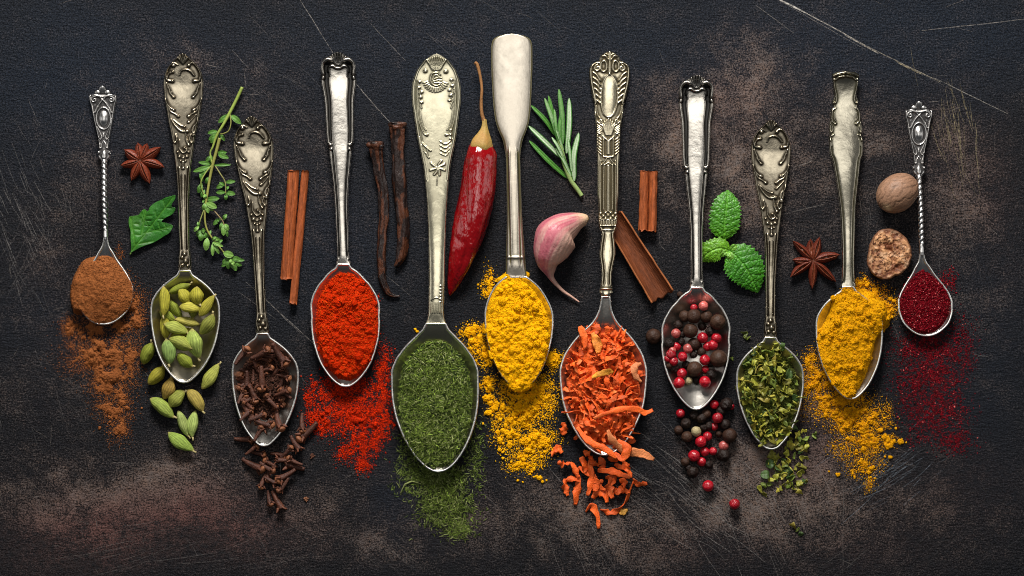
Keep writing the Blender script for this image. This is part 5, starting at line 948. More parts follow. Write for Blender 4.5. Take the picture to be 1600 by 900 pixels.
def lone(x, y, s_, lab, z=2.5, v=None):
    if v is None:
        w0 = 'yellow' if 'yellow' in lab else 'olive' if 'olive' in lab else 'dark green' if 'dark' in lab else 'green'; v = [i for i, h in enumerate(FH) if h == w0][int(x) % max(1, FH.count(w0))]
    o = add('herb_flake', FV[r_.integers(26) if v is None else v], loc=PX(x, y, z)); o.rotation_euler = (r_.normal(0, .35), r_.normal(0, .35), r_.uniform(0, 6.28)); o.scale = (s_, s_*.9, s_)
    tag(o, lab, 'herb flake', 'herb flakes on the table')
cnt = 0
while cnt < 76:
    k = r_.random(); bx, by, rx, ry = ((1222, 735, 26, 30) if k < .55 else (1245, 690, 16, 26) if k < .8 else (1205, 765, 20, 12) if k < .9 else (1255, 735, 10, 16))
    x, y = r_.normal(bx, rx*.6), r_.normal(by, ry*.65)
    if x < 1175 or y < 665: continue
    vi = int(r_.integers(26)); lone(x, y, r_.uniform(1.1, 1.8), FH[vi]+' dried flake at the '+('upper' if y < 700 else 'middle' if y < 745 else 'lower')+(' left' if x < 1212 else ' right' if x > 1238 else ' centre')+' of the table scatter', 1.8+r_.random()*3, vi); cnt += 1
for x, y, s_, lab in ((1163, 522, 1.5, 'clump of green flakes on the table left of the spoon neck'), (1168, 527, 1.2, 'lower flake of the clump left of the spoon neck'), (1143, 560, .8, 'single green flake on the table against the left rim'), (1240, 822, 1.5, 'yellow-green flake farthest down on the table'), (1247, 827, 1.1, 'middle flake of the trio farthest down'), (1250, 835, .9, 'dark flake lowest of the trio farthest down'), (1249, 769, 1.3, 'broad yellow-green flake at the lower right of the scatter'), (1273, 681, 1.3, 'bright green flake farthest right beside the curry powder'), (1256, 675, 1.3, 'yellow-green flake just right of the spoon rim'), (1195, 757, 1.5, 'broad green flake at the lower left of the scatter'), (1224, 760, 1.2, 'rounded olive flake in the lower middle of the scatter')): lone(x, y, s_, lab)

# ------------------------------------------------------------ larger spices and herbs
def at_obj(name, ox, oy, z=0, rot=None):
    o = bpy.data.objects.new(name, None); COL.objects.link(o); o.location = PX(ox, oy, z)
    if rot: o.rotation_euler = rot
    return o
def loc_pts(P, ox, oy): P = np.array(P, float); return np.column_stack([P[:, 0]-ox, oy-P[:, 1], P[:, 2]])

# chilli
def chilli():
    ox, oy = 738, 330; r = at_obj('chilli_pepper', ox, oy); tag(r, 'shiny dried red chilli with a long curved stem', 'chilli pepper')
    C = crom([(752, 226, 22, 17), (751, 240, 22, 23), (750, 262, 23, 25.5), (747, 295, 24, 26.5), (742, 325, 24, 27), (735, 355, 23, 26), (727, 385, 21, 22.5), (718, 415, 18, 17), (710, 440, 12, 10.5), (705, 455, 8, 5), (703, 462, 6, .8)], 12)
    V, F, u, t = tube(loc_pts(C[:, :3], ox, oy), C[:, 3], 64, lambda U, TH: 1+.10*(fbm(U*9+3, TH*1.2+1, 1, 3, 5)-.5)+.05*np.cos(3*TH+U*5)+.05*(fbm(U*26, TH*.9, 1, 2, 9)-.5)-.10*np.exp(-((TH-1.9-.6*np.sin(U*7))/.16)**2)*np.sin(pi*U), .82)
    b = tag(add('body', mesh('body', V, F, M_CHILI, True, np.tile((.23, .002, .004), (len(V), 1))*(.75+.5*fbm(u*4+t*.3, t*1.0, 1, 2, 8))[:, None]), r), '', '')
    C = crom([(757, 188, 22, 3.2), (757, 200, 23, 5), (756, 209, 24, 9), (754, 219, 24, 14.5), (752, 228, 24, 17.5), (752, 231, 23, 17)], 8)
    V, F, u, t = tube(loc_pts(C[:, :3], ox, oy), C[:, 3], 40, lambda U, TH: 1+.06*np.cos(5*TH)+.06*(fbm(U*5, TH, 1, 3, 2)-.5), .9)
    cc = np.array([.33, .24, .06])*(1-.0*u[:, None])+np.array([.10, -.02, 0])*fbm(u*6, t, 1, 3, 3)[:, None]; add('calyx', mesh('calyx', V, F, M_STALK, True, cc), r)
    C = crom([(742, 99, 20, 3.4), (746, 103, 20, 3.0), (750, 118, 21, 2.6), (753, 140, 22, 2.4), (752, 160, 22, 2.6), (753, 178, 22, 3.0), (757, 192, 22, 3.6)], 10)
    V, F, u, t = tube(loc_pts(C[:, :3], ox, oy), C[:, 3]*.85, 14, lambda U, TH: 1+.08*np.cos(4*TH)+.12*(fbm(U*20, TH, 1, 2, 3)-.5)); add('stem', mesh('stem', V, F, M_STALK, True, np.tile((.28, .13, .045), (len(V), 1))*(.75+.5*fbm(u*8, t, 1, 2, 5))[:, None]), r)
chilli()

# dried vanilla-like pods
def bean(pts, label, seed, hook=None):
    ox, oy = pts[len(pts)//2][0], pts[len(pts)//2][1]; C = crom(pts, 12)
    wob = 1.8*(fbm(C[:, 1], C[:, 1]*0+seed, 18, 3, seed)-.5); C[:, 0] += wob*1.6
    V, F, u, t = tube(loc_pts(C[:, :3], ox, oy), C[:, 3], 30, lambda U, TH: 1+.10*np.cos(5*TH+seed+2*np.sin(U*6))+.34*(fbm(U*17, TH*1.5, 1, 4, seed)-.5)+.06*np.cos(9*TH))
    c = np.tile((.016, .007, .005), (len(V), 1))*(.4+1.3*fbm(u*30, t*1.3, 1, 3, seed+3))[:, None]; k = (fbm(u*13+5, t*2.2, 1, 3, seed+6) > .56)[:, None]; c = np.where(k, np.array([[.085, .026, .010]]), c)
    o = add('dried_pod', mesh('dried_pod', V, F, M_VAN, True, c), loc=PX(ox, oy)); tag(o, label, 'dried pod'); return o
bean([(588, 221, 12, 6), (588, 223, 12, 13), (588, 229, 12, 13), (588.5, 236, 12, 10), (590, 250, 11, 8.5), (594, 272, 10, 8), (599, 300, 9.5, 8), (600, 330, 9, 8), (598, 365, 8, 7), (596, 400, 8, 6.8), (597, 425, 7, 6), (600, 445, 6, 5), (606, 457, 5, 4), (614, 462, 4, 2.5), (624, 463, 3.5, 1.5)], 'thin wrinkled dark brown pod with hooked lower end, next to the paprika spoon', 3)
bean([(622, 191, 13, 7), (622, 193, 13, 14), (622, 199, 13, 14), (622, 206, 13, 12), (622, 222, 12, 10.5), (623, 250, 12, 10), (624, 280, 12, 11), (626, 310, 11, 9.5), (628, 335, 11, 9.5), (630, 358, 10, 9), (629, 380, 9, 9), (627, 400, 9, 7.5), (622, 411, 8, 5), (617, 417, 8, 1.5)], 'thicker wrinkled dark brown pod beside the monogrammed spoon handle', 8)

# cinnamon
def quill(pts, label, secs, seed, wob=.6, ends=(0, 0), name='cinnamon_stick'):
    """pts: two ends (x,y,z); secs: list of (spiral centre offset, r0, r1, a0, a1, thickness)"""
    (x0, y0, z0), (x1, y1, z1) = pts; ox, oy = (x0+x1)/2, (y0+y1)/2; L = math.hypot(x1-x0, y1-y0)
    parts = []; cols = []
    for (off, r0, r1, a0, a1, th, l0, l1) in secs:
        m = 70; a = np.linspace(a0, a1, m); rr = np.linspace(r0, r1, m)
        po = np.stack([off+rr*np.cos(a), rr*np.sin(a)], -1); pi_ = np.stack([off+(rr-th)*np.cos(a), (rr-th)*np.sin(a)], -1)
        S2 = np.vstack([po, pi_[::-1]]); n = len(S2); s_ = np.linspace(l0, l1, 40); k = len(s_)
        SX, SS = np.meshgrid(np.arange(n), s_); ex = np.zeros_like(SS)
        ex[0] = 3.0*(vn(SX[0]*.22, 0*SX[0], seed)-.5); ex[-1] = 4.0*(vn(SX[0]*.22, 0*SX[0]+5, seed)-.5)
        px = S2[:, 0][None]*(1+.05*(fbm(SS*9, SX*0, 1, 2, seed)-.5)*2)+wob*2*(fbm(SS*4, SX*0+3, 1, 2, seed+1)-.5); pz = S2[:, 1][None]+.8*(fbm(SS*8, SX*.16, 1, 3, seed+2)-.5)
        V = np.stack([px, -(SS*L-L/2)+ex, pz+np.abs(S2[:, 1]).max()+0], -1).reshape(-1, 3); F = gridF(k, n, wrap=True)
        i = np.arange(m-1); E0 = np.stack([i, i+1, n-2-i, n-1-i], -1); E1 = E0[:, ::-1]+(k-1)*n
        parts.append((V, [F, E0, E1])); st = fbm(np.tile(np.arange(n)*.55, (k, 1)), SS*5, 1, 3, seed+4).ravel()
        inner = np.tile((np.arange(n) >= m), (k, 1)).ravel()[:, None]; knot = np.exp(-(((np.tile(np.arange(n), (k, 1))-18)/3.)**2+((SS-.3)/.02)**2)).ravel()[:, None]
        c = np.array([.34, .080, .020])*(.45+1.05*st[:, None]); c = np.where(inner, c*.55, c)*(1-.4*knot); cols.append(c)
    V, F = merge(parts); me = mesh(name, V, F, M_BARK, True, np.vstack(cols))
    o = add(name, me, loc=PX(ox, oy)); o.rotation_euler = (0, 0, -math.atan2(-(x1-x0), y1-y0)); o.rotation_euler.z = math.atan2(x1-x0, y1-y0)
    tag(o, label, 'cinnamon stick'); return o
quill([(458.5, 267, 0), (447, 436, 0)], 'wider cinnamon stick lying at the left of a pair of sticks', [(0, 4.5, 12, -1.0, 2*pi+1.4, 1.6, 0, 1)], 3)
quill([(477, 267, 0), (458, 475, 0)], 'longer narrow cinnamon stick of the pair reaching lower down', [(0, 3.2, 8.4, .5, 2*pi+2.2, 1.4, 0, 1)], 5)
quill([(1014, 268, 0), (1011.5, 362, 0)], 'short double rolled cinnamon stick right of the golden spoon handle', [(-8.5, 3, 10, -2.2-pi*1.2, pi*.55, 1.6, 0, .985), (8.5, 10, 3, pi*.45, pi*2.6, 1.6, 0, 1)], 9)
def trough():
    x0, y0, x1, y1 = 961, 345, 1031, 458; L = math.hypot(x1-x0, y1-y0)+14; ox, oy = (x0+x1)/2, (y0+y1)/2; m = 40; k = 60
    a = np.linspace(pi+.12, 2*pi-.12, m); s_ = np.linspace(0, 1, k); A, SS = np.meshgrid(a, s_); V = []; R = 17+4*SS
    for q, th in ((0, 0), (1, 2.6)):
        rr = (R-th)*(1+.05*(fbm(SS*7, A, 1, 3, 4)-.5)); ex = 5*(vn(A*3.0, A*0, 9)-.5)*(np.clip((SS-.9)*10, 0, 1)-np.clip((.1-SS)*10, 0, 1))
        V.append(np.stack([rr*np.cos(A)*.98, -(SS*L-L/2)+ex, rr*np.sin(A)*.85+20+.8*(fbm(SS*16, A*2.5, 1, 3, 6)-.5)], -1).reshape(-1, 3))
    n = k*m; V = np.vstack(V); i = np.arange(k-1); j = np.arange(m-1)
    F = np.vstack([gridF(k, m), gridF(k, m, n, True), np.stack([i*m, (i+1)*m, n+(i+1)*m, n+i*m], -1), np.stack([i*m+m-1, n+i*m+m-1, n+(i+1)*m+m-1, (i+1)*m+m-1], -1), np.stack([j, n+j, n+j+1, j+1], -1), np.stack([(k-1)*m+j, (k-1)*m+j+1, n+(k-1)*m+j+1, n+(k-1)*m+j], -1)])
    st = fbm(np.concatenate([A.ravel()]*2)*5, np.concatenate([SS.ravel()]*2)*7, 1, 4, 3)[:, None]
    e = np.clip((np.abs(np.concatenate([A.ravel()]*2)-1.5*pi)-1.33)*12, 0, 1)[:, None]
    c = np.where(np.arange(2*n)[:, None] >= n, np.array([.15, .040, .012]), np.array([.27, .070, .020]))*(.55+.9*st); c = c*(1-e)+np.array([.36, .115, .035])*e*(.7+.6*st)
    o = add('cinnamon_bark', mesh('cinnamon_bark', V, F, M_BARK, True, c), loc=PX(ox, oy)); o.rotation_euler = (0, 0, math.atan2(x1-x0, y1-y0)); tag(o, 'open trough of cinnamon bark slanting out from under the golden spoon handle', 'cinnamon bark')
trough()

# garlic
def garlic():
    ox, oy = 866, 385; C = crom([(918, 343, 16, 5), (914, 343, 17, 9), (904, 345, 20, 13.5), (892, 350, 23, 20), (878, 358, 26, 27), (869, 369, 29, 34), (863, 383, 28, 32), (858, 398, 25, 27), (856, 411, 20, 19), (858, 423, 15, 10.5), (861, 433, 11, 5), (868, 443, 9, 3.3), (880, 455, 7, 2.5), (892, 463, 6, 1.9), (905, 472, 4, 1.1)], 10)
    V, F, u, t = tube(loc_pts(C[:, :3], ox, oy), C[:, 3], 72, lambda U, TH: 1+.05*np.cos(2*(TH-1.9))+.045*np.cos(3*TH+1.0)+.012*np.cos(22*TH+3*np.sin(U*4)), .92)
    th = t+.25*np.sin(u*6); s1 = fbm(th*5, u*1.0, 1, 3, 2, .6)[:, None]; pink = np.array([.54, .15, .185]); cream = np.array([.66, .40, .34]); mag = np.array([.33, .035, .075])
    k = np.clip((s1-.40)*4.5, 0, 1); c = pink*(1-k)+cream*k
    st = np.clip((fbm(th*14, u*1.5, 1, 3, 12, .7)-.58)*8, 0, .4)[:, None]; c = c*(1-st)+mag*st
    top = np.clip((.20-u)*9, 0, 1)[:, None]; c = c*(1-top)+np.array([.70, .48, .30])*top; root = np.clip((.03-u)*60, 0, 1)[:, None]; c = c*(1-root)+np.array([.50, .33, .12])*root
    tail = np.clip((u-.66)*7, 0, 1)[:, None]; c = c*(1-tail)+np.array([.60, .36, .28])*tail
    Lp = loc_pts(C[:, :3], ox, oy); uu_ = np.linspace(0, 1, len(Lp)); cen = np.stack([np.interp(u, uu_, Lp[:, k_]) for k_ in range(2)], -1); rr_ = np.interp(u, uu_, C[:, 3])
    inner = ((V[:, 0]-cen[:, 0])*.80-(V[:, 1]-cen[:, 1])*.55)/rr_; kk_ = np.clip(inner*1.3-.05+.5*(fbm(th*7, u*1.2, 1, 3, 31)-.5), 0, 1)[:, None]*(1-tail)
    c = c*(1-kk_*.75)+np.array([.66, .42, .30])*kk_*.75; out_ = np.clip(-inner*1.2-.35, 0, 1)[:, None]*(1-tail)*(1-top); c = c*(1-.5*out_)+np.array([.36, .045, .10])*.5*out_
    tag(add('garlic_clove', mesh('garlic_clove', V, F, M_GARLIC, True, c), loc=PX(ox, oy)), 'pink skinned garlic clove with a thin curling tail', 'garlic clove')
garlic()

# nutmegs
def nutmeg():
    n, k = 120, 80; th = np.arange(n)*2*pi/n; ph = np.linspace(0, pi, k+2)[1:-1]; PH, TH = np.meshgrid(ph, th, indexing='ij')
    gr = np.abs(np.sin(TH*8+2.4*fbm(PH*2.2, TH*1.2, 1, 3, 3)*3+PH*.8)); g2 = fbm(TH*6, PH*2.5, 1, 4, 7)
    f = 1-.028*np.clip(1-gr*2.6, 0, 1)*np.sin(PH)**.5+.03*(g2-.5); X = 35*np.cos(PH)*f*(1+.03*np.cos(PH)); Y = 29*np.sin(PH)*np.cos(TH)*f; Z = 27*np.sin(PH)*np.sin(TH)*f
    V = np.stack([X, Y, Z], -1).reshape(-1, 3); V = np.vstack([V, [[35, 0, 0]], [[-35, 0, 0]]]); j = np.arange(n)
    F = [gridF(k, n, wrap=True)[:, ::-1], np.vstack([np.stack([np.full(n, k*n), j, (j+1) % n], -1), np.stack([np.full(n, k*n+1), (k-1)*n+(j+1) % n, (k-1)*n+j], -1)])]
    dk = np.clip(1-gr*2.2, 0, 1).ravel(); c = np.array([.30, .165, .10])*(.70+.6*g2.ravel())[:, None]*(1-.45*dk)[:, None]; c = np.vstack([c, c[-1:], c[-1:]])
    sp = np.exp(-((V-np.array([-28, -8, 14]))**2).sum(1)/40)[:, None]; c = c*(1-sp)+np.array([.62, .44, .26])*sp
    o = add('whole_nutmeg', mesh('whole_nutmeg', V, F, M_NUT, True, c), loc=PX(1401.5, 302, 27)); o.rotation_euler = (0, 0, math.radians(38)); tag(o, 'whole brown wrinkled nutmeg beside the twisted teaspoon stem', 'nutmeg')
    # cut half
    ox, oy = 1387, 397; m = 140; a = np.arange(m)*2*pi/m; R = 36*(1+.035*np.cos(2*a-1.2)+.04*np.cos(3*a+.5)+.05*(vn(a*4, a*0, 3)-.5))*np.where(True, 1+.10*np.abs(np.sin(a)), 1)
    rs = np.concatenate([np.linspace(0.03, .96, 44), [1.0]]); X, Y, Z = [], [], []
    for q in rs: X.append(q*R*np.cos(a)*.94); Y.append(q*R*np.sin(a))
    X = np.array(X); Y = np.array(Y); w1 = fbm(X+7*fbm(X, Y, 14, 3, 5), Y+60, 13, 4, 21, .62); rid = 1-np.abs(2*w1-1)*3.2; cr = fbm(X+4*fbm(X, Y, 9, 2, 61), Y+9, 11, 4, 25, .62)
    cleft = np.exp(-((X-2+.35*Y)/5.0)**2)*np.exp(-((Y-4)/26)**2)
    Z = 21+4.0*(cr-.5)*2+1.6*np.clip(rid, -1, 1)-7*cleft-2.5*np.clip((rs[:, None]-.93)*14, 0, 1)
    V = np.stack([X, Y, Z], -1).reshape(-1, 3); low = []
    for q in np.linspace(0, 1, 12)[1:]: low.append(np.stack([R*np.cos(a)*.94*cos(q*pi/2)**.6, R*np.sin(a)*cos(q*pi/2)**.6, 18.5-18*sin(q*pi/2)+0*a], -1))
    V = np.vstack([V]+low+[[[0, 0, 21]]]); kk = len(rs)+len(low); F = [gridF(kk, m, wrap=True)[:, ::-1]]; j = np.arange(m); F.append(np.stack([np.full(m, len(V)-1), j, (j+1) % m], -1))
    dark = np.clip(.95-3.2*(cr-.36)+.8*cleft-.3*np.clip(rid, 0, 1), 0, 1).ravel()[:, None]
    veins = (np.abs(fbm(X+30, Y, 10, 4, 41, .6)-.5) < .028).ravel()[:, None]
    rm = np.clip((rs[:, None]-.90)*14, 0, 1)*np.ones_like(X); rm = rm.ravel()[:, None]; ct = np.array([.62, .32, .15])*(1-dark)+np.array([.17, .055, .022])*dark; ct = np.where(veins, np.array([.10, .035, .016]), ct); lt = (fbm(X, Y, 7, 3, 51) > .58).ravel()[:, None]; ct = np.where(lt, ct*.5+np.array([.66, .42, .25])*.5, ct)
    ct = ct*(1-rm)+np.array([.15, .062, .03])*rm; nl = len(low)*m; c = np.vstack([ct, np.tile((.20, .095, .05), (nl, 1)), ct[:1]])
    tag(add('cut_nutmeg', mesh('cut_nutmeg', V, F, M_NUTCUT, True, c), loc=PX(ox, oy)), 'half nutmeg with rough marbled broken face showing', 'nutmeg')
nutmeg()

# star anise
def anise(cx, cy, tips, label, wmax, opened, base, seed, z0=3):
    r = at_obj('star_anise', cx, cy, 0); tag(r, label, 'star anise')
    for i, (dx, dy) in enumerate(tips):
        L = math.hypot(dx, dy); a = math.atan2(-dy, dx); k, m = 34, 33; s_ = np.linspace(0, 1, k); t = np.linspace(-1, 1, m); SS, T = np.meshgrid(s_, t, indexing='ij')
        w_ = wmax*(rng.uniform(.85, 1.1))*np.clip(.22+.95*np.sin(pi*np.clip(SS, 0, 1)**.80)**.9, .0, 2)*np.clip((1-SS)*7, 0, 1)**.6
        op = opened*(.6+.4*rng.random())*np.clip(np.sin(pi*np.clip((SS-.12)/.85, 0, 1)), 0, 1)
        hgt = (7+5*np.sin(pi*SS**.8))*(1-.35*SS); prof = (1-np.abs(T)**2.6)
        slit = np.exp(-(T/(.09+.42*op))**4)*(3.0+8*op)*np.clip(SS*8, 0, 1)*np.clip((1-SS)*9, 0, 1)
        lip = 1.2*np.exp(-((np.abs(T)-(.16+.50*op))/.09)**2)*np.clip(SS*8, 0, 1)
        Z = z0+hgt*prof**.7-slit+lip+3.5*SS**2+1.0*(fbm(SS*9, T*2, 1, 3, seed+i)-.5); X = SS*L; bend = rng.normal(0, 1.2); Y = T*w_+bend*np.sin(SS*pi)
        X2 = X*cos(a)-Y*sin(a); Y2 = X*sin(a)+Y*cos(a); V = np.stack([X2, Y2, Z], -1).reshape(-1, 3); Vb = V.copy(); Vb[:, 2] = np.minimum(V[:, 2]-1, z0-1+3*SS.ravel()**2+2*np.abs(T.ravel())); n = k*m
        ii = np.arange(k-1); jj = np.arange(m-1); F = np.vstack([gridF(k, m, flip=True)[:, ::-1], gridF(k, m, n, True), np.stack([ii*m, (ii+1)*m, n+(ii+1)*m, n+ii*m], -1), np.stack([ii*m+m-1, n+ii*m+m-1, n+(ii+1)*m+m-1, (ii+1)*m+m-1], -1), np.stack([(k-1)*m+jj, (k-1)*m+jj+1, n+(k-1)*m+jj+1, n+(k-1)*m+jj], -1)])
        inn = np.exp(-(T/(.12+.5*op))**4).ravel()[:, None]; c = np.array(base)*(.6+.8*fbm(SS*6, T*3, 1, 3, seed+i+3).ravel())[:, None]; c = c*(1-inn*.35)+np.array([.20, .055, .018])*inn*.35*(2 if opened > .3 else .3)
        c = c+np.array([.09, .025, .008])*(np.exp(-((np.abs(T)-(.16+.5*op))/.10)**2)*.7).ravel()[:, None]
        add('carpel', mesh('carpel', np.vstack([V, Vb]), F, M_ANISE, True, np.clip(np.vstack([c, c*.6]), 0, 1)), r)
        if opened > .3 and i % 3 == 0:
            n2 = 14; P = np.stack([np.linspace(.36, .60, 9)*L, 0*np.arange(9.), np.full(9, z0+4.5)], -1); P = np.column_stack([P[:, 0]*cos(a), P[:, 0]*sin(a), P[:, 2]]); V, F, _, _ = tube(P, 3.0*np.sin(np.linspace(.15, pi-.15, 9))**.6, 12)
            add('seed', mesh('seed', V, F, M_BERRY, True, np.tile((.16, .045, .015), (len(V), 1))), r)
    V, F, u, t = tube(np.array([[0, 0, z0+2], [0, 0, z0+5], [0, 0, z0+7.5], [0, 0, z0+8.2]]), [4.5, 4.2, 3.0, 1.2], 14, lambda U, TH: 1+.15*np.cos(8*TH)); add('core', mesh('core', V, F, M_ANISE, True, np.tile((.12, .035, .015), (len(V), 1))), r)
anise(220, 251, [(-31, 8), (-25, -17), (-4, -28), (11, -27), (33, -21), (38, 11), (15, 36), (-14, 32)], 'chunky closed star anise near the left teaspoon', 7.6, .12, (.17, .028, .010), 5)
anise(1270, 407, [(-33, -31), (-4, -34), (10, -37), (42, -9), (36, 34), (-2, 45), (-36, 26), (-33, -1)], 'slender open star anise beside the squared tip spoon', 6.8, .5, (.13, .022, .010), 25)

# leaves
def leaf_grid(mid, hw, name, mat, colf, quilt=0, seed=0, nu=60, nw=33, dome=3.0, serr=0.0, th=.6, ox=0, oy=0, cup=0.0, vein=.5, nv=7):
    """mid: centre line points (x,y,z); hw: [(u, half width)]; blade with midrib, side veins, optional puckering"""
    C = crom(mid, 14); d = np.concatenate([[0], np.cumsum(np.linalg.norm(np.diff(C, axis=0), axis=1))]); q = np.linspace(0, d[-1], nu); C = np.stack([np.interp(q, d, C[:, k]) for k in range(3)], -1)
    u = np.linspace(0, 1, nu); f = pchip(*zip(*hw)); T = np.gradient(C[:, :2], axis=0); T /= np.linalg.norm(T, axis=1)[:, None]+1e-9; N = np.stack([-T[:, 1], T[:, 0]], -1)
    w_ = np.linspace(-1, 1, nw); U, W = np.meshgrid(u, w_, indexing='ij'); H = f(U)
    s_ = 1+serr*(np.abs(((U*13) % 1)-.5)*2-.5)*np.clip(np.abs(W)*2-1, 0, 1)*np.clip(U*6, 0, 1)
    ph = (U*nv-np.abs(W)*1.15); vn_ = np.abs(((ph) % 1)-.5)*2     # 1 on a vein
    ve = np.clip((vn_-.80)*5, 0, 1)*np.clip(1.15-np.abs(W), 0, 1); midr = np.exp(-(W*H/1.3)**2)
    sub = np.abs(((np.abs(W)*5+U*3) % 1)-.5)*2; sub = np.clip((sub-.75)*4, 0, 1)
    nz = fbm(U*22, W*7+9, 1, 3, seed); cell = np.zeros_like(U)
    if quilt:
        Ld = d[-1]; d1, d2 = worley(U*Ld+3.0*fbm(U*Ld, W*H, 8, 2, seed), W*H-(U*Ld)*0+3*np.abs(W), 5.2, seed); cell = np.clip((d2-d1)*2.2, 0, 1)
    Z = C[:, 2][:, None]+dome*(1-W**2)*np.clip(H/12, 0, 1)-cup*(1-np.abs(W))-vein*ve*(1+quilt)-midr*(.8+quilt*.7)+quilt*(np.sin(np.clip(1-vn_, 0, 1)*pi/2)*.45+1.15*cell**.6*(1-.6*midr)+1.0*(nz-.5))
    X = C[:, 0][:, None]+N[:, 0][:, None]*W*H*s_; Y = C[:, 1][:, None]+N[:, 1][:, None]*W*H*s_
    Vt = np.stack([X-ox, oy-Y, Z], -1).reshape(-1, 3); Vb = Vt.copy(); Vb[:, 2] -= th; n = nu*nw; i = np.arange(nu-1)
    F = np.vstack([gridF(nu, nw), gridF(nu, nw, n, True), np.stack([i*nw, (i+1)*nw, n+(i+1)*nw, n+i*nw], -1)[:, ::-1], np.stack([i*nw+nw-1, n+i*nw+nw-1, n+(i+1)*nw+nw-1, (i+1)*nw+nw-1], -1)[:, ::-1]])
    c = colf(U, W, ve*(.4 if quilt else 1), midr, nz)
    if quilt: c = c*(.72+.4*cell[..., None])
    c = c.reshape(-1, 3); me = mesh(name, np.vstack([Vt, Vb]), F, mat, True, np.vstack([c, c*.9])); return me
def mintcol(base):
    def f(U, W, ve, midr, nz): return np.clip(np.array(base)*(.55+.9*nz[..., None])+np.array([.06, .12, .02])*np.clip(ve*.7+midr, 0, 1)[..., None]+np.array([.03, .06, .0])*np.clip(1-U*3, 0, 1)[..., None], 0, 1)
    return f
M_MINT = colmat('mint_leaf', 0.36, ((2.6, .8), (1.1, .3)), .25, 0.5, trans=.1)
r = at_obj('mint_sprig', 1140, 385); tag(r, 'bright green mint sprig with three puckered leaves', 'mint sprig')
add('leaf', leaf_grid([(1130, 375, 8), (1131, 350, 14), (1134, 320, 15), (1137, 297, 9)], [(0, 3), (.08, 13), (.25, 23), (.5, 24), (.75, 20), (.9, 11), (1, 1)], 'leaf', M_MINT, mintcol((.055, .23, .008)), .8, 3, 110, 47, 2.5, .20, ox=1140, oy=385, nv=7), r)
add('leaf', leaf_grid([(1139, 393, 12), (1124, 388, 18), (1108, 394, 17), (1093, 407, 8)], [(0, 4), (.12, 11), (.35, 17), (.6, 17.5), (.85, 11), (1, 2)], 'leaf', M_MINT, mintcol((.13, .34, .014)), .65, 5, 90, 41, 3, .16, ox=1140, oy=385, nv=6), r)
add('leaf', leaf_grid([(1136, 390, 12), (1150, 402, 16), (1168, 425, 14), (1184, 457, 5)], [(0, 4), (.1, 18), (.25, 28), (.42, 30), (.62, 26), (.82, 16), (.94, 7), (1, .8)], 'leaf', M_MINT, mintcol((.040, .21, .008)), .9, 8, 120, 55, 3, .16, ox=1140, oy=385, nv=8), r)
for p in ([(1140, 392, 16), (1146, 386, 19), (1150, 384, 17)], [(1137, 393, 16), (1130, 396, 19), (1127, 401, 17)], [(1138, 394, 17), (1140, 401, 20), (1138, 408, 17)]):
    add('young_leaf', leaf_grid(p, [(0, 2), (.3, 5.5), (.6, 5.5), (1, 1)], 'young_leaf', M_MINT, mintcol((.14, .33, .03)), .4, 2, 24, 15, 2, 0, ox=1140, oy=385, nv=3), r)
C = crom([(1131, 377, 6, 2), (1134, 384, 9, 2), (1138, 393, 10, 2.6)], 6); V, F, _, _ = tube(loc_pts(C[:, :3], 1140, 385), C[:, 3], 10); add('stem', mesh('stem', V, F, M_STEM, True, np.tile((.14, .25, .05), (len(V), 1))), r)

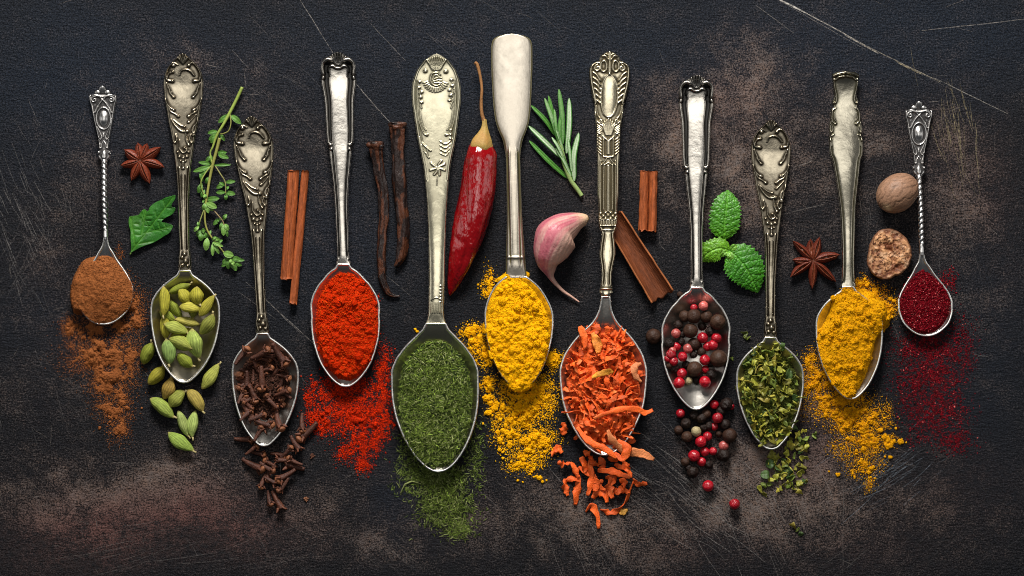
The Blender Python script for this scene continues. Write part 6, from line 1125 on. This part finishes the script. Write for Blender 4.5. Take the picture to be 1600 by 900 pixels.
# parsley-like leaf
def parsley():
    ox, oy = 240, 350; O = np.array([(205, 395), (206, 384), (205, 372), (205, 362), (202, 350), (203, 339), (209, 337.5), (217, 336), (222, 330), (226, 327), (232, 330), (235, 324), (243, 317), (252, 313), (260, 309), (268, 307), (275, 305), (275, 311), (271, 317), (269, 323), (275, 325), (274, 330), (270, 335), (262, 339), (256, 343), (254, 347), (263, 349), (271, 353), (269, 359), (265, 365), (258, 369), (250, 374), (243, 378), (236, 381), (227, 384), (218, 388), (211, 392)], float)
    P = crom(np.vstack([O, O[:1]]), 7)[:-1]; c = np.array([233., 352.]); m = len(P); rs = np.linspace(.03, 1, 34); X = c[0]+(P[:, 0]-c[0])[None]*rs[:, None]; Y = c[1]+(P[:, 1]-c[1])[None]*rs[:, None]
    base = np.array([207., 392.]); v = np.zeros_like(X); dist = np.full(X.shape, 99.)
    tips = [(272, 308), (228, 329), (205, 341), (268, 354), (240, 377)]; ends = [np.array(t_, float) for t_ in tips]; org = [base+(np.array([236, 358.])-base)*.0 for _ in tips]
    seg = [(base, ends[0]), (np.array([222., 368.]), ends[1]), (np.array([212., 384.]), ends[2]), (np.array([225., 365.]), ends[3]), (np.array([214., 382.]), ends[4])]
    seg += [(s_[0]+(s_[1]-s_[0])*q, s_[0]+(s_[1]-s_[0])*q+R_) for s_ in seg[:4] for q in (.4, .6, .8) for R_ in (np.array([11, 1.]), np.array([-3., -11.]))]
    for k, (a, b) in enumerate(seg):
        d = b-a; t = np.clip(((X-a[0])*d[0]+(Y-a[1])*d[1])/(d@d), 0, 1); dd = np.hypot(X-a[0]-t*d[0], Y-a[1]-t*d[1]); dist = np.minimum(dist, dd*(1 if k < 5 else 1.9))
    ve = np.exp(-(dist/1.3)**2); Z = 4+1.8*np.sin(X*.11)*np.cos(Y*.09+1)+.05*np.hypot(X-233, Y-352)+1.2*np.clip(dist/7, 0, 1)-.6*ve+1.5*(fbm(X, Y, 9, 3, 5)-.5)+1.5; Z += 3.0*np.clip((X-250)/30, 0, 1)
    V = np.stack([X-ox, oy-Y, Z], -1).reshape(-1, 3); n = len(V); Vb = V-[0, 0, .6]; k = len(rs); j = np.arange(m); jn = (j+1) % m
    V = np.vstack([V, Vb, [[c[0]-ox, oy-c[1], Z[0].mean()]], [[c[0]-ox, oy-c[1], Z[0].mean()-.6]]])
    F = [np.vstack([gridF(k, m, wrap=True), gridF(k, m, n, wrap=True)[:, ::-1], np.stack([(k-1)*m+j, (k-1)*m+jn, n+(k-1)*m+jn, n+(k-1)*m+j], -1)]), np.vstack([np.stack([np.full(m, 2*n), jn, j], -1), np.stack([np.full(m, 2*n+1), n+j, n+jn], -1)])]
    nz = fbm(X, Y, 12, 3, 9)[..., None]; cc = np.array([.020, .125, .010])*(.55+.9*nz)+np.array([.06, .12, .01])*ve[..., None]*.4+np.array([.05, .11, .005])*np.clip((275-X-.3*(Y-300)-22)/80, 0, 1)[..., None]*.8
    cc = cc.reshape(-1, 3); r = at_obj('parsley_leaf', ox, oy); tag(r, 'flat lobed green parsley leaf tucked beside the cardamom spoon handle', 'parsley leaf')
    add('blade', mesh('blade', V, F, M_LEAF, True, np.clip(np.vstack([cc, cc*.9, cc[:1], cc[:1]]), 0, 1)), r)
    C = crom([(214, 383, 6, .9), (208, 390, 4, 1.1), (203.5, 397.5, 1.6, 1.3)], 6); V, F, _, _ = tube(loc_pts(C[:, :3], ox, oy), C[:, 3], 8); add('stalk', mesh('stalk', V, F, M_STEM, True, np.tile((.20, .34, .08), (len(V), 1))), r)
parsley()

# rosemary
def rosemary():
    ox, oy = 878, 240; r = at_obj('rosemary_sprig', ox, oy); tag(r, 'fresh rosemary sprig of narrow leaves beside the plain paddle spoon', 'rosemary sprig')
    C = crom([(909, 306, 5, 3.4), (902, 296, 6, 3.4), (892, 282, 8, 3.6), (884, 262, 10, 4.0), (878, 240, 12, 4.0), (873, 218, 13, 3.2), (869, 200, 14, 2.4)], 10)
    V, F, u, t = tube(loc_pts(C[:, :3], ox, oy), C[:, 3], 14, lambda U, TH: 1+.1*(fbm(U*14, TH, 1, 2, 3)-.5)); add('stem', mesh('stem', V, F, M_STEM, True, np.clip(np.array([.30, .42, .14])*(1-u[:, None]*.35), 0, 1)), r)
    LV = [((888, 279), (858, 252), (827, 220), 4.2, 0, 6), ((877, 247), (853, 223), (826, 197), 4.4, 1, 12), ((868, 212), (852, 188), (830, 165), 3.8, 0, 8), ((875, 228), (864, 190), (851, 154), 4.2, .35, 16), ((873, 215), (864, 180), (857, 150), 3.6, 0, 9), ((879, 225), (878, 182), (873, 140), 4.6, .15, 17), ((885, 240), (889, 195), (889, 154), 5.2, 1, 15), ((897, 283), (896, 245), (904, 208), 5.4, .9, 14),
          ((872, 220), (868, 195), (866, 172), 3.0, .2, 19), ((880, 235), (870, 205), (862, 180), 3.0, .5, 18), ((892, 275), (880, 250), (868, 232), 3.2, .6, 15), ((893, 268), (890, 240), (887, 215), 2.8, .7, 17), ((878, 232), (874, 200), (878, 168), 3.0, .1, 18), ((884, 255), (872, 230), (862, 215), 3.0, .8, 17)]
    for a, b, c, w_, pale, z in LV:
        def cf(U, W, ve, midr, nz, pale=pale):
            g = np.array([.040, .16, .016])*(.7+.6*nz[..., None]); rim = np.clip((np.abs(W)-.55)*6, 0, 1)[..., None]; p = np.array([.50, .60, .42]); mr = midr[..., None]
            o = g*(1-pale)+(p*(1-rim)+g*rim)*pale; return np.clip(o*(1-mr*.35*pale)+mr*(np.array([.10, .30, .05])*.35*pale+np.array([.05, .10, .02])*(1-pale)), 0, 1)
        add('leaf', leaf_grid([(*a, z-3), (*b, z+1), (*c, max(2, z-2))], [(0, 1.4), (.12, w_*.7), (.5, w_*.88), (.85, w_*.7), (.96, w_*.4), (1, .4)], 'leaf', M_LEAF, cf, 0, 4, 40, 19, 1.8 if pale < .5 else .6, 0, .9, ox, oy, 0, 0), r)
rosemary()

# thyme
def thyme():
    ox, oy = 340, 280; r = at_obj('thyme_sprig', ox, oy); tag(r, 'fresh thyme sprig with many tiny round leaves between two spoon handles', 'thyme sprig')
    def z3(p): return (290+p[0]/3, 130+p[1]/3)
    ST = [([(268, 20, 9, 2.2), (240, 80, 9, 2.2), (207, 145, 10, 2.2), (180, 195, 11, 1.9), (150, 245, 11, 1.7), (130, 300, 10, 1.4), (118, 330, 9, 1.2), (128, 380, 9, 1.2)], (.26, .34, .06)), ([(162, 258, 9, 2.3), (148, 315, 9, 2.2), (130, 382, 9, 2.1), (115, 450, 8, 1.9), (104, 520, 8, 1.7), (96, 575, 8, 1.5), (92, 630, 8, 1.4), (100, 680, 8, 1.3), (122, 720, 8, 1.2), (150, 755, 8, 1.1), (180, 792, 7, 1.1), (210, 815, 7, 1.0)], (.27, .27, .06)),
          ([(212, 150, 12, .9), (216, 190, 14, .8), (205, 225, 13, .8), (180, 238, 11, .8), (165, 240, 9, .7)], (.24, .24, .06)), ([(128, 382, 9, 1.0), (98, 420, 11, .9), (76, 462, 11, .9), (80, 500, 9, .8), (95, 535, 8, .8)], (.27, .34, .07)), ([(142, 390, 9, .9), (165, 425, 11, .9), (188, 465, 10, .8), (190, 520, 9, .7)], (.25, .24, .08)), ([(130, 592, 8, .9), (155, 620, 10, .9), (178, 650, 10, .8), (188, 690, 9, .8)], (.25, .18, .08)), ([(88, 595, 8, .8), (72, 640, 9, .8), (62, 680, 8, .8)], (.25, .28, .08))]
    for pts, col in ST:
        C = crom([(*z3(p), p[2], p[3]) for p in pts], 8); V, F, u, t = tube(loc_pts(C[:, :3], ox, oy), C[:, 3]*1.15, 10); add('stem', mesh('stem', V, F, M_STEM, True, np.tile(col, (len(V), 1))*(.8+.4*fbm(u*10, t, 1, 2, 3))[:, None]), r)
    # (base x,y, tip x,y, half width, brightness)
    LF = [(205, 148, 155, 185, 13, .3), (215, 150, 262, 190, 14, .5), (160, 240, 110, 265, 14, .35), (150, 225, 105, 235, 11, .3), (165, 240, 185, 270, 9, .35), (148, 250, 118, 280, 12, .3), (155, 335, 205, 352, 12, .35), (150, 325, 195, 325, 9, .25), (125, 345, 95, 365, 11, .3), (125, 380, 62, 370, 10, .35), (120, 390, 38, 415, 12, .4), (125, 375, 118, 335, 9, .3), (135, 385, 215, 383, 7, .35), (115, 400, 70, 430, 9, .25),
          (82, 462, 70, 415, 9, .3), (78, 470, 60, 515, 12, .3), (85, 490, 62, 490, 8, .25), (90, 500, 75, 535, 10, .3), (95, 470, 110, 440, 9, .25), (188, 465, 235, 460, 10, .35), (185, 470, 145, 492, 11, .35), (190, 480, 160, 465, 8, .3), (190, 512, 235, 520, 12, .35), (188, 512, 145, 512, 10, .35), (192, 520, 190, 548, 9, .3), (188, 500, 205, 485, 7, .3),
          (98, 545, 160, 540, 13, .3), (100, 560, 150, 585, 15, .9), (100, 560, 85, 600, 13, .6), (98, 545, 92, 520, 10, .8), (110, 565, 130, 600, 12, .7), (100, 570, 110, 610, 10, .8), (95, 560, 82, 550, 9, .4), (160, 635, 130, 665, 10, .3), (165, 640, 140, 645, 8, .25), (175, 640, 195, 615, 9, .4), (178, 650, 165, 690, 11, .4), (185, 660, 180, 715, 13, .75), (188, 660, 205, 690, 11, .7), (190, 680, 200, 720, 8, .4),
          (65, 672, 42, 695, 9, .9), (68, 675, 60, 650, 8, .5), (75, 690, 95, 690, 11, .35), (70, 690, 55, 720, 11, .35), (75, 700, 75, 740, 13, .35), (85, 700, 100, 725, 12, .3), (105, 725, 98, 785, 15, 1.0), (108, 722, 120, 690, 8, .4), (125, 725, 165, 735, 10, .6), (130, 745, 180, 765, 9, 1.0), (130, 750, 130, 810, 9, .8), (138, 755, 160, 800, 9, .75), (150, 750, 175, 735, 8, .4), (125, 735, 145, 720, 7, .6),
          (180, 795, 228, 808, 17, 1.1), (205, 820, 175, 845, 13, .35), (210, 820, 200, 870, 14, .35), (215, 820, 260, 825, 13, .35), (215, 825, 278, 830, 10, .3), (220, 830, 265, 855, 13, .35), (215, 830, 240, 880, 14, .4), (220, 835, 235, 855, 9, 1.0), (215, 825, 215, 850, 9, .9), (205, 830, 170, 860, 10, .3)]
    for k, (bx, by, tx, ty, w_, br) in enumerate(LF):
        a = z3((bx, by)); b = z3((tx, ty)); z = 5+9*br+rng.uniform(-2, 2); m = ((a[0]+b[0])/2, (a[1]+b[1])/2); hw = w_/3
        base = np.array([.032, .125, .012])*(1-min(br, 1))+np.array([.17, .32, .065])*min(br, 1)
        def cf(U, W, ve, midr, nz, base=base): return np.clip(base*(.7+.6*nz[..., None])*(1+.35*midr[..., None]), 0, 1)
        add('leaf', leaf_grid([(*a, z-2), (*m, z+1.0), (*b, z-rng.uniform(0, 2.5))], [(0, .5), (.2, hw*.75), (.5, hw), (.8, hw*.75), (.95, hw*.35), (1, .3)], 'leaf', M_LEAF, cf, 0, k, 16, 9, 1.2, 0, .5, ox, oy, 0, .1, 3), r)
thyme()
